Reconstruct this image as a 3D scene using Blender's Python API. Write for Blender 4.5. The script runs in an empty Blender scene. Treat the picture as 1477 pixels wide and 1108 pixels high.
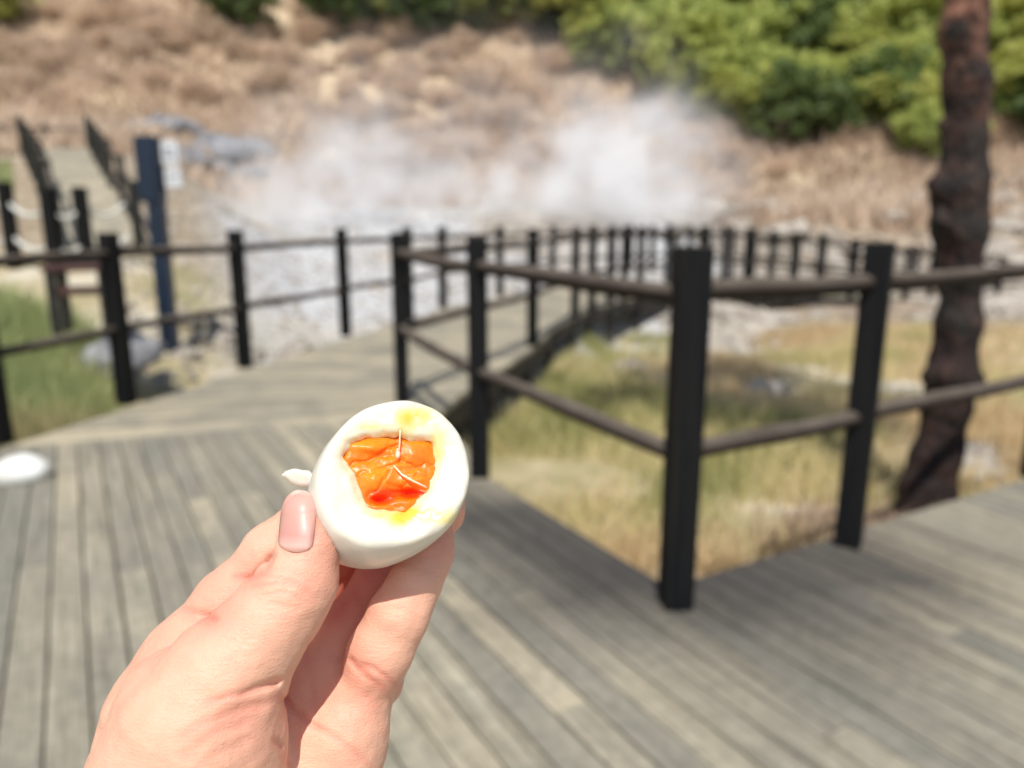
import bpy, bmesh, math, random
import numpy as np
from mathutils import Vector, Matrix
random.seed(7)
S = bpy.context.scene
COL = S.collection
rad = math.radians

# ------------------------------------------------------------------ camera
F = 1067.0; CX, CY = 738.5, 554.0; H = 1.3; PITCH = rad(12.4)
cam_d = bpy.data.cameras.new('camera'); cam = bpy.data.objects.new('camera', cam_d); COL.objects.link(cam)
cam_d.lens = 26.0; cam_d.sensor_width = 36.0; cam_d.sensor_fit = 'HORIZONTAL'
cam_d.clip_start = 0.02; cam_d.clip_end = 3000
cam.location = (0, 0, H); cam.rotation_euler = (math.pi/2 - PITCH, 0, 0)
cam_d.dof.use_dof = True; cam_d.dof.focus_distance = 0.234; cam_d.dof.aperture_fstop = 7.0
S.camera = cam
CAMM = Matrix.Translation((0, 0, H)) @ Matrix.Rotation(math.pi/2 - PITCH, 4, 'X')

def ray(px, py):
    v = Vector(((px-CX)/F, -(py-CY)/F, -1.0))
    return (CAMM.to_3x3() @ v)
def g(px, py, z=0.0):
    r = ray(px, py); t = (z-H)/r.z
    return Vector((r.x*t, r.y*t, z))
def at(px, py, Y):
    r = ray(px, py); t = Y/r.y
    return Vector((r.x*t, Y, H + r.z*t))
def gx(px, Y, z=0.0):            # a point at forward distance Y and height z in the column of px
    depth = Y*math.cos(PITCH) + (H-z)*math.sin(PITCH)
    return Vector(((px-CX)/F*depth, Y, z))

# ------------------------------------------------------------------ naming helpers
def tag(o, label=None, cat=None, group=None, kind=None):
    if label: o['label'] = label
    if cat: o['category'] = cat
    if group: o['group'] = group
    if kind: o['kind'] = kind
    return o
def empty(name, loc, rz=0.0):
    o = bpy.data.objects.new(name, None); COL.objects.link(o)
    o.empty_display_size = .2; o.location = loc; o.rotation_euler = (0, 0, rz); return o
def link(name, me, mat, parent=None, smooth=True):
    o = bpy.data.objects.new(name, me); COL.objects.link(o)
    if mat is not None and not me.materials: me.materials.append(mat)
    if smooth: me.polygons.foreach_set('use_smooth', [True]*len(me.polygons))
    if parent: o.parent = parent
    return o
def copy_tree(o, parent=None):
    c = o.copy(); COL.objects.link(c)
    if parent: c.parent = parent
    for ch in [x for x in o.children]: copy_tree(ch, c)
    return c
def np_mesh(name, V, Fc, attrs=None):
    """V (n,3); Fc (m,k) all faces with k corners"""
    me = bpy.data.meshes.new(name)
    V = np.asarray(V, np.float32); Fc = np.asarray(Fc, np.int32); m, k = Fc.shape
    me.vertices.add(len(V)); me.vertices.foreach_set('co', V.ravel())
    me.loops.add(m*k); me.loops.foreach_set('vertex_index', Fc.ravel())
    me.polygons.add(m); me.polygons.foreach_set('loop_start', np.arange(0, m*k, k, dtype=np.int32))
    me.polygons.foreach_set('loop_total', np.full(m, k, np.int32))
    if attrs:
        for nm, a in attrs.items():
            at_ = me.attributes.new(nm, 'FLOAT', 'POINT'); at_.data.foreach_set('value', np.asarray(a, np.float32))
    me.update(calc_edges=True); me.validate()
    return me

# ------------------------------------------------------------------ numpy noise
_P = np.random.RandomState(3).permutation(4096).astype(np.int64)
_R = np.random.RandomState(4).rand(4096).astype(np.float32)
def vnoise(p):
    p = np.asarray(p, np.float32); i = np.floor(p).astype(np.int64); f = p - i; f = f*f*(3-2*f)
    def h(a, b, c): return _R[_P[(_P[(_P[a & 4095] + b) & 4095] + c) & 4095]]
    x, y, z = i[..., 0], i[..., 1], i[..., 2]; fx, fy, fz = f[..., 0], f[..., 1], f[..., 2]
    c00 = h(x, y, z)*(1-fx)+h(x+1, y, z)*fx; c10 = h(x, y+1, z)*(1-fx)+h(x+1, y+1, z)*fx
    c01 = h(x, y, z+1)*(1-fx)+h(x+1, y, z+1)*fx; c11 = h(x, y+1, z+1)*(1-fx)+h(x+1, y+1, z+1)*fx
    return (c00*(1-fy)+c10*fy)*(1-fz)+(c01*(1-fy)+c11*fy)*fz - .5
def fbm(p, o=4):
    s = 0; a = 1.0; p = np.asarray(p, np.float32)
    for _ in range(o): s = s + a*vnoise(p); p = p*2.03+17.1; a *= .5
    return s

# ------------------------------------------------------------------ materials
def new_mat(name):
    m = bpy.data.materials.new(name); m.use_nodes = True
    n = m.node_tree.nodes; n.clear(); out = n.new('ShaderNodeOutputMaterial')
    b = n.new('ShaderNodeBsdfPrincipled'); m.node_tree.links.new(b.outputs[0], out.inputs[0])
    return m, m.node_tree, b
class NT:
    def __init__(s, t): s.t = t
    def n(s, typ, **kw):
        o = s.t.nodes.new(typ)
        for k, v in kw.items():
            if k.startswith('i_'):
                key = k[2:]; key = int(key) if key.isdigit() else key.replace('_', ' ')
                o.inputs[key].default_value = v
            else: setattr(o, k, v)
        return o
    def l(s, a, b): s.t.links.new(a, b)
    def noise(s, vec, scale, detail=4, rough=.55):
        o = s.n('ShaderNodeTexNoise'); o.inputs['Scale'].default_value = scale; o.inputs['Detail'].default_value = detail
        o.inputs['Roughness'].default_value = rough
        if vec is not None: s.l(vec, o.inputs['Vector'])
        return o.outputs['Fac']
    def ramp(s, fac, stops):
        o = s.n('ShaderNodeValToRGB'); e = o.color_ramp.elements
        while len(e) < len(stops): e.new(.5)
        for x, (p, c) in zip(e, stops): x.position = p; x.color = (*c, 1) if len(c) == 3 else c
        s.l(fac, o.inputs[0]); return o.outputs[0]
    def mix(s, fac, a, b, mode='MIX'):
        o = s.n('ShaderNodeMix'); o.data_type = 'RGBA'; o.blend_type = mode
        if isinstance(fac, (int, float)): o.inputs[0].default_value = fac
        else: s.l(fac, o.inputs[0])
        for v, i in ((a, 6), (b, 7)):
            if isinstance(v, tuple): o.inputs[i].default_value = (*v, 1)
            else: s.l(v, o.inputs[i])
        return o.outputs[2]
    def math(s, op, a, b=None, c=None, clamp=False):
        o = s.n('ShaderNodeMath', operation=op); o.use_clamp = clamp
        for v, i in ((a, 0), (b, 1), (c, 2)):
            if v is None: continue
            if isinstance(v, (int, float)): o.inputs[i].default_value = v
            else: s.l(v, o.inputs[i])
        return o.outputs[0]
    def bump(s, h, bsdf, strength=.4, dist=.01):
        o = s.n('ShaderNodeBump'); o.inputs['Strength'].default_value = strength; o.inputs['Distance'].default_value = dist
        s.l(h, o.inputs['Height']); s.l(o.outputs[0], bsdf.inputs['Normal'])
    def attr(s, name):
        o = s.n('ShaderNodeAttribute'); o.attribute_name = name; return o.outputs['Fac']
    def coord(s, which='Object'): return s.n('ShaderNodeTexCoord').outputs[which]
    def pos(s): return s.n('ShaderNodeNewGeometry').outputs['Position']

def simple_mat(name, c1, c2, scale, rough=.7, bump=.3, bdist=.01, detail=5):
    m, t, b = new_mat(name); T = NT(t); co = T.coord()
    f = T.noise(co, scale, detail)
    T.l(T.ramp(f, [(.3, c1), (.7, c2)]), b.inputs['Base Color']); b.inputs['Roughness'].default_value = rough
    if bump: T.bump(T.noise(co, scale*4, 4), b, bump, bdist)
    return m

def deck_mat():
    m, t, b = new_mat('weathered_deck_wood'); T = NT(t)
    uv = T.n('ShaderNodeUVMap').outputs[0]
    mp = T.n('ShaderNodeMapping'); mp.inputs['Scale'].default_value = (1.2, 24, 1); T.l(uv, mp.inputs[0])
    mp2 = T.n('ShaderNodeMapping'); mp2.inputs['Scale'].default_value = (3.5, 140, 1); T.l(uv, mp2.inputs[0])
    grain = T.noise(mp.outputs[0], 1.0, 6, .6); fine = T.noise(mp2.outputs[0], 1.0, 3, .6)
    pos = T.pos(); blotch = T.noise(pos, 1.3, 4, .6); blotch2 = T.noise(pos, 5.0, 4, .6); sp = T.noise(pos, 16, 5, .7)
    r = T.attr('rnd'); r2 = T.attr('rnd2')
    base = T.ramp(grain, [(.28, (.17, .15, .11)), (.5, (.345, .31, .235)), (.75, (.52, .475, .37))])
    base = T.mix(T.math('MULTIPLY', r, .9), base, (.25, .238, .195))
    base = T.mix(T.math('MULTIPLY', r2, .75), base, (.60, .52, .37))
    base = T.mix(T.ramp(blotch, [(.45, (0, 0, 0)), (.68, (.7, .7, .7))]), base, (.215, .205, .175))
    base = T.mix(T.ramp(blotch2, [(.55, (0, 0, 0)), (.8, (.5, .5, .5))]), base, (.17, .19, .155))
    base = T.mix(T.ramp(sp, [(.62, (0, 0, 0)), (.78, (.6, .6, .6))]), base, (.50, .47, .39))
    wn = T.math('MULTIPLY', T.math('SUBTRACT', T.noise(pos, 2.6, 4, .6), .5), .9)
    for a_, b_, amt, wd in ((g(967, 846), g(708, 690), .72, .60), (g(960, 850), g(1300, 752), .68, .62)):  # soft rail and tree shadow painted as dark bands along the deck edges
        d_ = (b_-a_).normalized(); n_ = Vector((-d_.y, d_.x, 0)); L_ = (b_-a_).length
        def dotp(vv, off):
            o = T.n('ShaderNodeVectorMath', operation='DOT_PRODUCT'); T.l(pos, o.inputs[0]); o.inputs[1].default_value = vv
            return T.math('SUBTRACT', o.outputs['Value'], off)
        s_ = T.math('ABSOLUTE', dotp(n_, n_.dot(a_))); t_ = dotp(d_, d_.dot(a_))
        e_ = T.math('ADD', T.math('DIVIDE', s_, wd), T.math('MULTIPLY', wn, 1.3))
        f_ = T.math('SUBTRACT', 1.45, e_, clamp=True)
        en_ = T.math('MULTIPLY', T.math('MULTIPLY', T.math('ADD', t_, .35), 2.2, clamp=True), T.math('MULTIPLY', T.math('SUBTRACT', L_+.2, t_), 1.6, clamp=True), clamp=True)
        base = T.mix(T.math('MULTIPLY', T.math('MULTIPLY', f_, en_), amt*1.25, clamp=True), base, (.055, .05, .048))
    fr = T.ramp(fine, [(.35, (.62, .62, .62)), (.55, (1, 1, 1))])
    base = T.mix(1.0, base, fr, 'MULTIPLY')
    big = T.ramp(T.noise(pos, .9, 5, .62), [(.36, (.88, .89, .88)), (.62, (1.05, 1.04, 1.02))]); base = T.mix(1.0, base, big, 'MULTIPLY')
    mot = T.ramp(T.noise(pos, 22, 5, .7), [(.35, (.80, .80, .78)), (.6, (1.06, 1.05, 1.03))]); base = T.mix(1.0, base, mot, 'MULTIPLY')
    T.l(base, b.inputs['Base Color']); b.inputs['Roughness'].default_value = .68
    T.bump(T.math('ADD', grain, T.math('MULTIPLY', fine, .4)), b, .5, .004)
    return m

def log_mat(name, a, bb, grey, gfac):
    m, t, b = new_mat(name); T = NT(t); co = T.coord()
    mp = T.n('ShaderNodeMapping'); mp.inputs['Scale'].default_value = (30, 30, 2.0); T.l(co, mp.inputs[0])
    gr = T.noise(mp.outputs[0], 1, 5, .6); bl = T.noise(T.pos(), 6, 4, .6)
    c = T.ramp(gr, [(.3, a), (.7, bb)])
    nrm = T.n('ShaderNodeNewGeometry').outputs['Normal']; sx = T.n('ShaderNodeSeparateXYZ'); T.l(nrm, sx.inputs[0])
    up = T.math('MULTIPLY', T.math('MAXIMUM', sx.outputs[2], 0.0), T.math('MULTIPLY', bl, gfac), clamp=True)
    c = T.mix(up, c, grey)
    T.l(c, b.inputs['Base Color']); b.inputs['Roughness'].default_value = .7; b.inputs['Specular IOR Level'].default_value = .16
    T.bump(gr, b, .5, .004); return m

M = {}
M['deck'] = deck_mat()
M['post'] = log_mat('dark_stained_post', (.0018, .003, .005), (.013, .012, .0105), (.07, .062, .05), .9)
M['rail'] = log_mat('dark_stained_rail', (.012, .008, .006), (.034, .023, .017), (.18, .15, .12), 1.3)
M['oldpost'] = log_mat('weathered_post', (.010, .011, .010), (.035, .036, .03), (.14, .13, .11), 1.0)
M['joist'] = simple_mat('dark_joist', (.010, .009, .008), (.03, .026, .02), 6)
M['navy'] = simple_mat('navy_paint', (.003, .010, .026), (.008, .020, .045), 5, .4, .1)
M['white'] = simple_mat('white_plate', (.55, .56, .58), (.78, .78, .78), 9, .5, .1)
M['greyink'] = simple_mat('grey_lettering', (.10, .11, .14), (.2, .21, .24), 9, .6, .1)
M['rope'] = simple_mat('white_rope', (.5, .5, .45), (.75, .74, .68), 30, .8, .3)
M['redwood'] = simple_mat('red_brown_wood', (.04, .016, .012), (.12, .055, .045), 7, .7, .3)
M['stone'] = simple_mat('smooth_white_stone', (.68, .67, .60), (.86, .86, .82), 14, .45, .15, .004)
M['rock'] = simple_mat('pale_rock', (.17, .135, .10), (.56, .51, .43), 2.2, .9, .7, .05)
M['greyrock'] = simple_mat('grey_rock', (.10, .10, .105), (.34, .34, .35), 2.0, .9, .7, .05)

def bark_mat():
    m, t, b = new_mat('red_pine_bark'); T = NT(t); co = T.coord()
    mp = T.n('ShaderNodeMapping'); mp.inputs['Scale'].default_value = (1, 1, .4); T.l(co, mp.inputs[0])
    v = T.n('ShaderNodeTexVoronoi'); v.feature = 'DISTANCE_TO_EDGE'; v.inputs['Scale'].default_value = 22; T.l(mp.outputs[0], v.inputs['Vector'])
    e = T.ramp(v.outputs['Distance'], [(.0, (0, 0, 0)), (.12, (1, 1, 1))])
    nz = T.noise(co, 9, 5, .65); big = T.noise(co, 2.6, 3)
    c = T.ramp(nz, [(.38, (.006, .003, .002)), (.58, (.036, .014, .008)), (.8, (.12, .052, .030))])
    c = T.mix(T.ramp(big, [(.5, (0, 0, 0)), (.75, (.7, .7, .7))]), c, (.035, .04, .033))
    c = T.mix(1.0, c, T.mix(.6, (1., 1., 1.), e), 'MULTIPLY')
    z = T.n('ShaderNodeSeparateXYZ'); T.l(T.pos(), z.inputs[0])
    hi = T.math('SMOOTH_MIN', T.math('MULTIPLY', T.math('SUBTRACT', z.outputs[2], 1.75, clamp=True), 2.0), 1.0, .1)
    c = T.mix(T.math('MULTIPLY', hi, T.ramp(T.noise(co, 5, 3), [(.4, (0, 0, 0)), (.6, (1, 1, 1))])), c, (.22, .10, .062))
    T.l(c, b.inputs['Base Color']); b.inputs['Roughness'].default_value = .85
    T.bump(T.math('ADD', v.outputs['Distance'], T.math('MULTIPLY', nz, .6)), b, .9, .03); return m
M['bark'] = bark_mat()
M['trunk'] = simple_mat('grey_brown_bark', (.03, .022, .016), (.11, .09, .07), 5, .9, .6, .03)

def leaf_mat(name, stops, rnd_tint, trans=.35, rough=.6):
    m, t, b = new_mat(name); T = NT(t)
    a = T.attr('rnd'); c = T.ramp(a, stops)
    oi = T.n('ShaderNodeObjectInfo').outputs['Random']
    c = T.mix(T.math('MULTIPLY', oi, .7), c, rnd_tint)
    T.l(c, b.inputs['Base Color']); b.inputs['Roughness'].default_value = rough
    tr = T.n('ShaderNodeBsdfTranslucent'); T.l(c, tr.inputs[0])
    mx = T.n('ShaderNodeMixShader'); mx.inputs[0].default_value = trans
    out = [n for n in t.nodes if n.type == 'OUTPUT_MATERIAL'][0]
    T.l(b.outputs[0], mx.inputs[1]); T.l(tr.outputs[0], mx.inputs[2]); T.l(mx.outputs[0], out.inputs[0]); return m
M['leaf'] = leaf_mat('green_leaves', [(0, (.17, .20, .06)), (.5, (.40, .47, .12)), (1, (.60, .64, .21))], (.56, .55, .14), .45)
M['dark_leaf'] = leaf_mat('dark_green_leaves', [(0, (.035, .06, .02)), (.5, (.10, .16, .04)), (1, (.20, .27, .06))], (.15, .20, .06))
M['dry_leaf'] = leaf_mat('dry_twigs', [(0, (.26, .18, .125)), (.5, (.56, .42, .30)), (1, (.74, .61, .47))], (.66, .48, .33), .2, .85)
M['grass'] = leaf_mat('dry_and_green_grass', [(0, (.24, .27, .08)), (.3, (.46, .43, .17)), (.5, (.72, .61, .33)), (.75, (.76, .62, .39)), (1, (.62, .44, .25))], (.65, .55, .27), .3, .7)
M['greengrass'] = leaf_mat('green_grass', [(0, (.13, .19, .07)), (.45, (.36, .44, .18)), (.7, (.50, .42, .22)), (1, (.34, .21, .13))], (.5, .52, .22), .3, .7)

# ------------------------------------------------------------------ terrain
def sstep(a, b, x):
    t = np.clip((x-a)/(b-a), 0, 1); return t*t*(3-2*t)
def terrain_z(x, y, detail=True):
    x = np.asarray(x, float); y = np.asarray(y, float)
    s0 = 9+10*sstep(2, 8, x-.0*y)
    z = -.52 + 2.5*sstep(0, 1, (y-s0)/(29.5-s0)) - .40*sstep(9.6, 11, y)*sstep(14.5, 13, y)*sstep(1.0, 1.7, x)*sstep(5.5, 3.6, x)
    ridge = np.clip(y-27-1.5*np.sin(x*.13+1), 0, None)
    hill = .40*ridge + .010*ridge**2
    hill = np.where(hill > 34, 34+ (hill-34)*.25, hill); hill = np.minimum(hill, 60)
    z = z + hill
    lt = np.maximum(-.1+.12*(y-5), .72+.229*(y-13))
    lt = np.minimum(lt, 3.35 + .3*np.clip(y-29, 0, None) + hill)
    w = sstep(-3.0, -6.2, x + .38*(y-10)*sstep(9, 25, y)*1.0)*sstep(3.2, 5.2, y)
    z = z*(1-w) + np.maximum(z, lt)*w
    side = sstep(14, 60, np.abs(x))*np.clip((np.abs(x)-14)*.3, 0, 22)
    z = z + side*sstep(-10, 20, y) * .8
    back = np.clip(-y-12, 0, 60)*.12; z = z + back
    if detail:
        p = np.stack([x, y, z*0], -1)
        far = sstep(6, 30, y)
        z = z + fbm(p*.9)*.10*(.4+far)*(1-.6*w) + fbm(p*.22+5)*1.1*far*sstep(26, 36, y) + fbm(p*.45+9)*.5*sstep(10, 24, y)*(1-.95*w)
    return z
def axis(lo, hi, dense_lo, dense_hi, step, growth=1.13):
    a = list(np.arange(dense_lo, dense_hi, step)); s = step; v = dense_lo
    while v > lo: s *= growth; v -= s; a.insert(0, v)
    s = step; v = a[-1]
    while v < hi: s *= growth; v += s; a.append(v)
    return np.array(a)
xs = axis(-900, 900, -26, 30, .3); ys = axis(-600, 1200, 1, 62, .3)
X, Y = np.meshgrid(xs, ys, indexing='ij'); Z = terrain_z(X, Y)
under = (Y < 2.0) & (np.abs(X) < 12); Z = np.where(under, np.minimum(Z, -.6), Z)
nx, ny = X.shape; idx = np.arange(nx*ny).reshape(nx, ny)
Fq = np.stack([idx[:-1, :-1], idx[1:, :-1], idx[1:, 1:], idx[:-1, 1:]], -1).reshape(-1, 4)
def mask_mud(x, y):
    c = sstep(8.0, 10.0, y)*sstep(30, 20, y)*sstep(4.5, 1, x-.30*(y-10))
    c = c*sstep(-4.6, -3.0, x + .40*(y-10)); n_ = fbm(np.stack([x*.35, y*.35, 0*x], -1), 4)
    return np.clip(c*(1+.9*n_)-.25*(n_ < -.12)*sstep(14, 22, y), 0, 1)
def mask_rock(x, y):
    return np.clip(sstep(13, 16, y)*sstep(32, 26, y)*sstep(1, 4, x)*.9 + sstep(26, 28, y)*sstep(34, 30, y)*sstep(-20, -16, x)*sstep(2, -4, x), 0, 1)
pts = np.stack([X.ravel(), Y.ravel(), Z.ravel()], -1)
gm = np_mesh('ground', pts, Fq, {'mud': mask_mud(X, Y).ravel(), 'rocky': mask_rock(X, Y).ravel(),
     'hillm': sstep(26, 34, Y).ravel(), 'grassy': (sstep(14, 11, Y)).ravel()})
def ground_mat():
    m, t, b = new_mat('hot_spring_ground'); T = NT(t); p = T.pos()
    n1 = T.noise(p, .9, 6, .65); n2 = T.noise(p, 3.5, 6, .7); n3 = T.noise(p, .25, 4, .6)
    dirt = T.ramp(n2, [(.3, (.16, .12, .075)), (.5, (.33, .26, .17)), (.72, (.55, .47, .36))])
    mud = T.ramp(n2, [(.3, (.28, .27, .26)), (.45, (.47, .47, .465)), (.7, (.64, .63, .60))])
    yel = T.ramp(T.noise(p, .55, 5, .7), [(.58, (0, 0, 0)), (.72, (.7, .7, .7))])
    mud = T.mix(yel, mud, (.60, .47, .30))
    rk = T.ramp(n2, [(.32, (.12, .09, .065)), (.5, (.38, .29, .20)), (.66, (.58, .50, .40))])
    hl = T.ramp(n2, [(.3, (.32, .23, .14)), (.48, (.56, .43, .28)), (.7, (.70, .57, .40))])
    hl = T.mix(T.ramp(n3, [(.42, (0, 0, 0)), (.6, (1, 1, 1))]), hl, (.56, .44, .29))
    grass = T.ramp(n1, [(.35, (.30, .27, .12)), (.5, (.46, .38, .22)), (.66, (.66, .60, .48))])
    dk = T.ramp(T.noise(p, 1.7, 5, .75), [(.38, (.30, .27, .24)), (.52, (1, 1, 1))]); rk = T.mix(1.0, rk, dk, 'MULTIPLY')
    c = T.mix(T.attr('grassy'), dirt, grass); c = T.mix(T.attr('rocky'), c, rk)
    c = T.mix(T.attr('hillm'), c, hl); c = T.mix(T.attr('mud'), c, mud)
    T.l(c, b.inputs['Base Color']); b.inputs['Roughness'].default_value = .9
    T.bump(n2, b, .8, .12); return m
link('ground', gm, ground_mat()); tag(bpy.data.objects['ground'], kind='structure')

def tz(x, y): return float(terrain_z(np.array([x]), np.array([y]))[0])

# ------------------------------------------------------------------ decks
class Boards:
    def __init__(s): s.v = []; s.f = []; s.uv = []; s.r = []; s.r2 = []; s.warm = False
    def prism(s, poly, d, ztop, th=.045):
        """poly: list of (x,y[,z])"""
        n = len(poly); b0 = len(s.v); rr = random.random()**1.6; r2 = random.random()**3 if not s.warm else .25+.75*random.random()**1.2; rr *= .55 if s.warm else 1; off = random.uniform(0, 50); dz = random.uniform(-.002, .002)
        px = Vector((-d.y, d.x)); L = []
        for p in poly:
            z = (p[2] if len(p) > 2 else ztop) + dz; s.v.append((p[0], p[1], z)); L.append((p[0]*d.x+p[1]*d.y+off, p[0]*px.x+p[1]*px.y+off*.37))
        for p in poly:
            z = (p[2] if len(p) > 2 else ztop) - th; s.v.append((p[0], p[1], z))
        s.r += [rr]*(2*n); s.r2 += [r2]*(2*n)
        s.f.append(tuple(range(b0, b0+n))); s.uv.append(L)
        s.f.append(tuple(range(b0+2*n-1, b0+n-1, -1))); s.uv.append([L[k] for k in range(n-1, -1, -1)])
        for k in range(n):
            k2 = (k+1) % n; s.f.append((b0+k, b0+n+k, b0+n+k2, b0+k2)); s.uv.append([L[k], (L[k][0], L[k][1]+.04), (L[k2][0], L[k2][1]+.04), L[k2]])
    def build(s, name, edge_shade_fn=None):
        me = bpy.data.meshes.new(name); me.from_pydata(s.v, [], s.f)
        u = me.uv_layers.new(name='UVMap'); flat = [c for L in s.uv for q in L for c in q]; u.data.foreach_set('uv', flat)
        V = np.array(s.v)
        for nm, a in (('rnd', s.r), ('rnd2', s.r2), ('edge_shade', edge_shade_fn(V) if edge_shade_fn is not None else np.zeros(len(V)))):  # last attribute: optional mask for shadow painted along deck edges
            q = me.attributes.new(nm, 'FLOAT', 'POINT'); q.data.foreach_set('value', np.asarray(a, np.float32))
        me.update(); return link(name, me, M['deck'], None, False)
def clip(poly, n, c):           # keep n.p <= c
    out = []
    for i in range(len(poly)):
        a, b = poly[i], poly[(i+1) % len(poly)]; da = n.dot(a)-c; db = n.dot(b)-c
        if da <= 0: out.append(a)
        if da*db < 0: out.append(a+(b-a)*(da/(da-db)))
    return out
def area(p): return abs(sum(p[i].x*p[(i+1) % len(p)].y-p[(i+1) % len(p)].x*p[i].y for i in range(len(p))))/2
def ccw(p):
    a = sum(p[i].x*p[(i+1) % len(p)].y-p[(i+1) % len(p)].x*p[i].y for i in range(len(p)))
    return p if a > 0 else p[::-1]
v2 = lambda p: Vector((p.x, p.y))
bd = Vector((math.sin(rad(-30.5)), math.cos(rad(-30.5))))       # platform board direction
bp = Vector((bd.y, -bd.x))
C0 = v2(g(967, 846)); E1a = v2(g(708, 690)); K = v2(g(630, 596)); B0 = v2(g(8, 645))
L1 = v2(g(183, 585)); L0 = v2(g(2, 642)); ldir = (L0-L1).normalized()
rdir = (v2(g(1477, 692))-v2(g(1003, 836))).normalized()
Rfar = C0 + rdir*9
LL = B0 + ldir*2.6
polyL = [C0, E1a, K, B0, LL, Vector((LL.x-1.5, -4)), C0 - bd*9]
polyR = [C0, C0-bd*9, Vector((9, -5)), Rfar]
B = Boards(); W = .108; GAP = .008
for poly in (polyL, polyR):
    poly = ccw(poly); c0 = C0.dot(bp)
    for k in range(-110, 110):
        lo = c0 + k*W; q = clip(poly, bp, lo+W-GAP); 
        if len(q) > 2: q = clip(q, -bp, -(lo+GAP*.0))
        if len(q) < 3 or area(q) < .004: continue
        # butt joints
        t0 = min(bd.dot(p) for p in q); t1 = max(bd.dot(p) for p in q); t = t0 + random.uniform(.6, 3.0)
        rest = q
        while t < t1-.3:
            a = clip(rest, bd, t-.002)
            if len(a) > 2 and area(a) > .003: B.prism([(p.x, p.y) for p in a], bd, 0)
            rest = clip(rest, -bd, -(t+.002)); t += random.uniform(2.2, 3.4)
            if len(rest) < 3: break
        if len(rest) > 2 and area(rest) > .003: B.prism([(p.x, p.y) for p in rest], bd, 0)
def seg_dist(P, a, b):
    d = b-a; t = np.clip(((P-a)@d)/(d@d), 0, 1); return np.linalg.norm(P-a-t[:, None]*d, axis=1)
B.build('platform_deck')
tag(bpy.data.objects['platform_deck'], kind='structure')

# the walkway leaving the platform: pairs of (outer, inner) edge points
def pts_out():
    return [g(2, 646), g(206, 581), g(352, 535), g(497, 489), gx(590, 9.9), gx(637, 11.4), gx(719, 13.2), gx(795, 14.8), gx(852, 16.1), gx(909, 16.9),
            gx(964, 17.5), gx(1020, 17.9, -.02), gx(1086, 18.3, -.1), gx(1150, 18.7, -.2), gx(1228, 19.3, -.35), gx(1320, 20.2, -.55), gx(1408, 21.3, -.75), gx(1500, 23, -.95), gx(1600, 26, -1.1)]
def pts_in():
    return [g(632, 598), g(668, 566), g(716, 536), g(768, 502), gx(800, 9.3), gx(830, 10.4), gx(852, 11.4), gx(884, 12.3), gx(922, 13.2), gx(962, 13.9),
            gx(1002, 14.4), gx(1044, 14.8, -.02), gx(1105, 15.2, -.1), gx(1180, 15.6, -.2), gx(1262, 16.2, -.35), gx(1342, 17.1, -.55), gx(1438, 18.2, -.75), gx(1540, 20, -.95), gx(1650, 23, -1.1)]
PO, PI_ = pts_out(), pts_in()
WB = Boards(); WB.warm = True
for i in range(len(PO)-1):
    a0, a1, b0, b1 = PO[i], PO[i+1], PI_[i], PI_[i+1]
    ln = ((a1-a0).length + (b1-b0).length)/2; n = max(1, round(ln/.15)); gp = .016/ln
    for k in range(n):
        s0, s1 = k/n+gp/2, (k+1)/n-gp/2
        q = [a0.lerp(a1, s0), a0.lerp(a1, s1), b0.lerp(b1, s1), b0.lerp(b1, s0)]
        q = [Vector((p.x, p.y, p.z-.003)) for p in q]
        d = (q[3]-q[0]); d = Vector((d.x, d.y)).normalized()
        s_ = [(p.x, p.y, p.z) for p in q]
        if (q[1]-q[0]).to_2d().cross((q[3]-q[0]).to_2d()) < 0: s_ = s_[::-1]
        WB.prism(s_, d, 0)
for q in range(16): WB.r2[q] = 1.0; WB.r[q] = 0.0
WB.build('curved_walkway'); tag(bpy.data.objects['curved_walkway'], kind='structure')

# fascia beams and short piles under the decks
def box_bm(bm, a, b, w, h, up=Vector((0, 0, 1))):
    """beam from a to b, width w, height h hanging below the line"""
    d = (b-a).normalized(); s = d.cross(up).normalized()*(w/2); u = Vector((0, 0, -h))
    vs = [bm.verts.new(p) for p in (a-s, a+s, a+s+u, a-s+u, b-s, b+s, b+s+u, b-s+u)]
    for f in ((0, 1, 2, 3), (7, 6, 5, 4), (0, 4, 5, 1), (1, 5, 6, 2), (2, 6, 7, 3), (3, 7, 4, 0)): bm.faces.new([vs[i] for i in f])
bm = bmesh.new()
def inset(path, off): return path
v3 = lambda p, z: Vector((p.x, p.y, z))
cen = lambda i: (PO[i]+PI_[i])/2
for P in (PO, PI_):
    for i in range(len(P)-1):
        a = P[i].lerp(cen(i), .03)-Vector((0, 0, .052)); b = P[i+1].lerp(cen(i+1), .03)-Vector((0, 0, .052)); box_bm(bm, a, b, .06, .34 if 7 < i < 11 else .17)  # taller dark fascia mid-curve stands in for shade under the far deck
    for i in range(0, len(P)):
        p = P[i].lerp(cen(i), .06); box_bm(bm, p+Vector((-.06, 0, -.055)), p+Vector((.06, 0, -.055)), .12, 1.2)
ctr = Vector((-.5, 0.5))
ins = lambda p, k=.05: p+(ctr-p).normalized()*k
chain = [v2(Rfar), C0-Vector((0, .05)), ins(E1a), ins(K)]
for a, b in zip(chain, chain[1:]): box_bm(bm, v3(a, -.05), v3(b, -.05), .06, .2)
for a, b in ((ins(B0), ins(LL)),): box_bm(bm, v3(a, -.05), v3(b, -.05), .06, .2)
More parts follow.
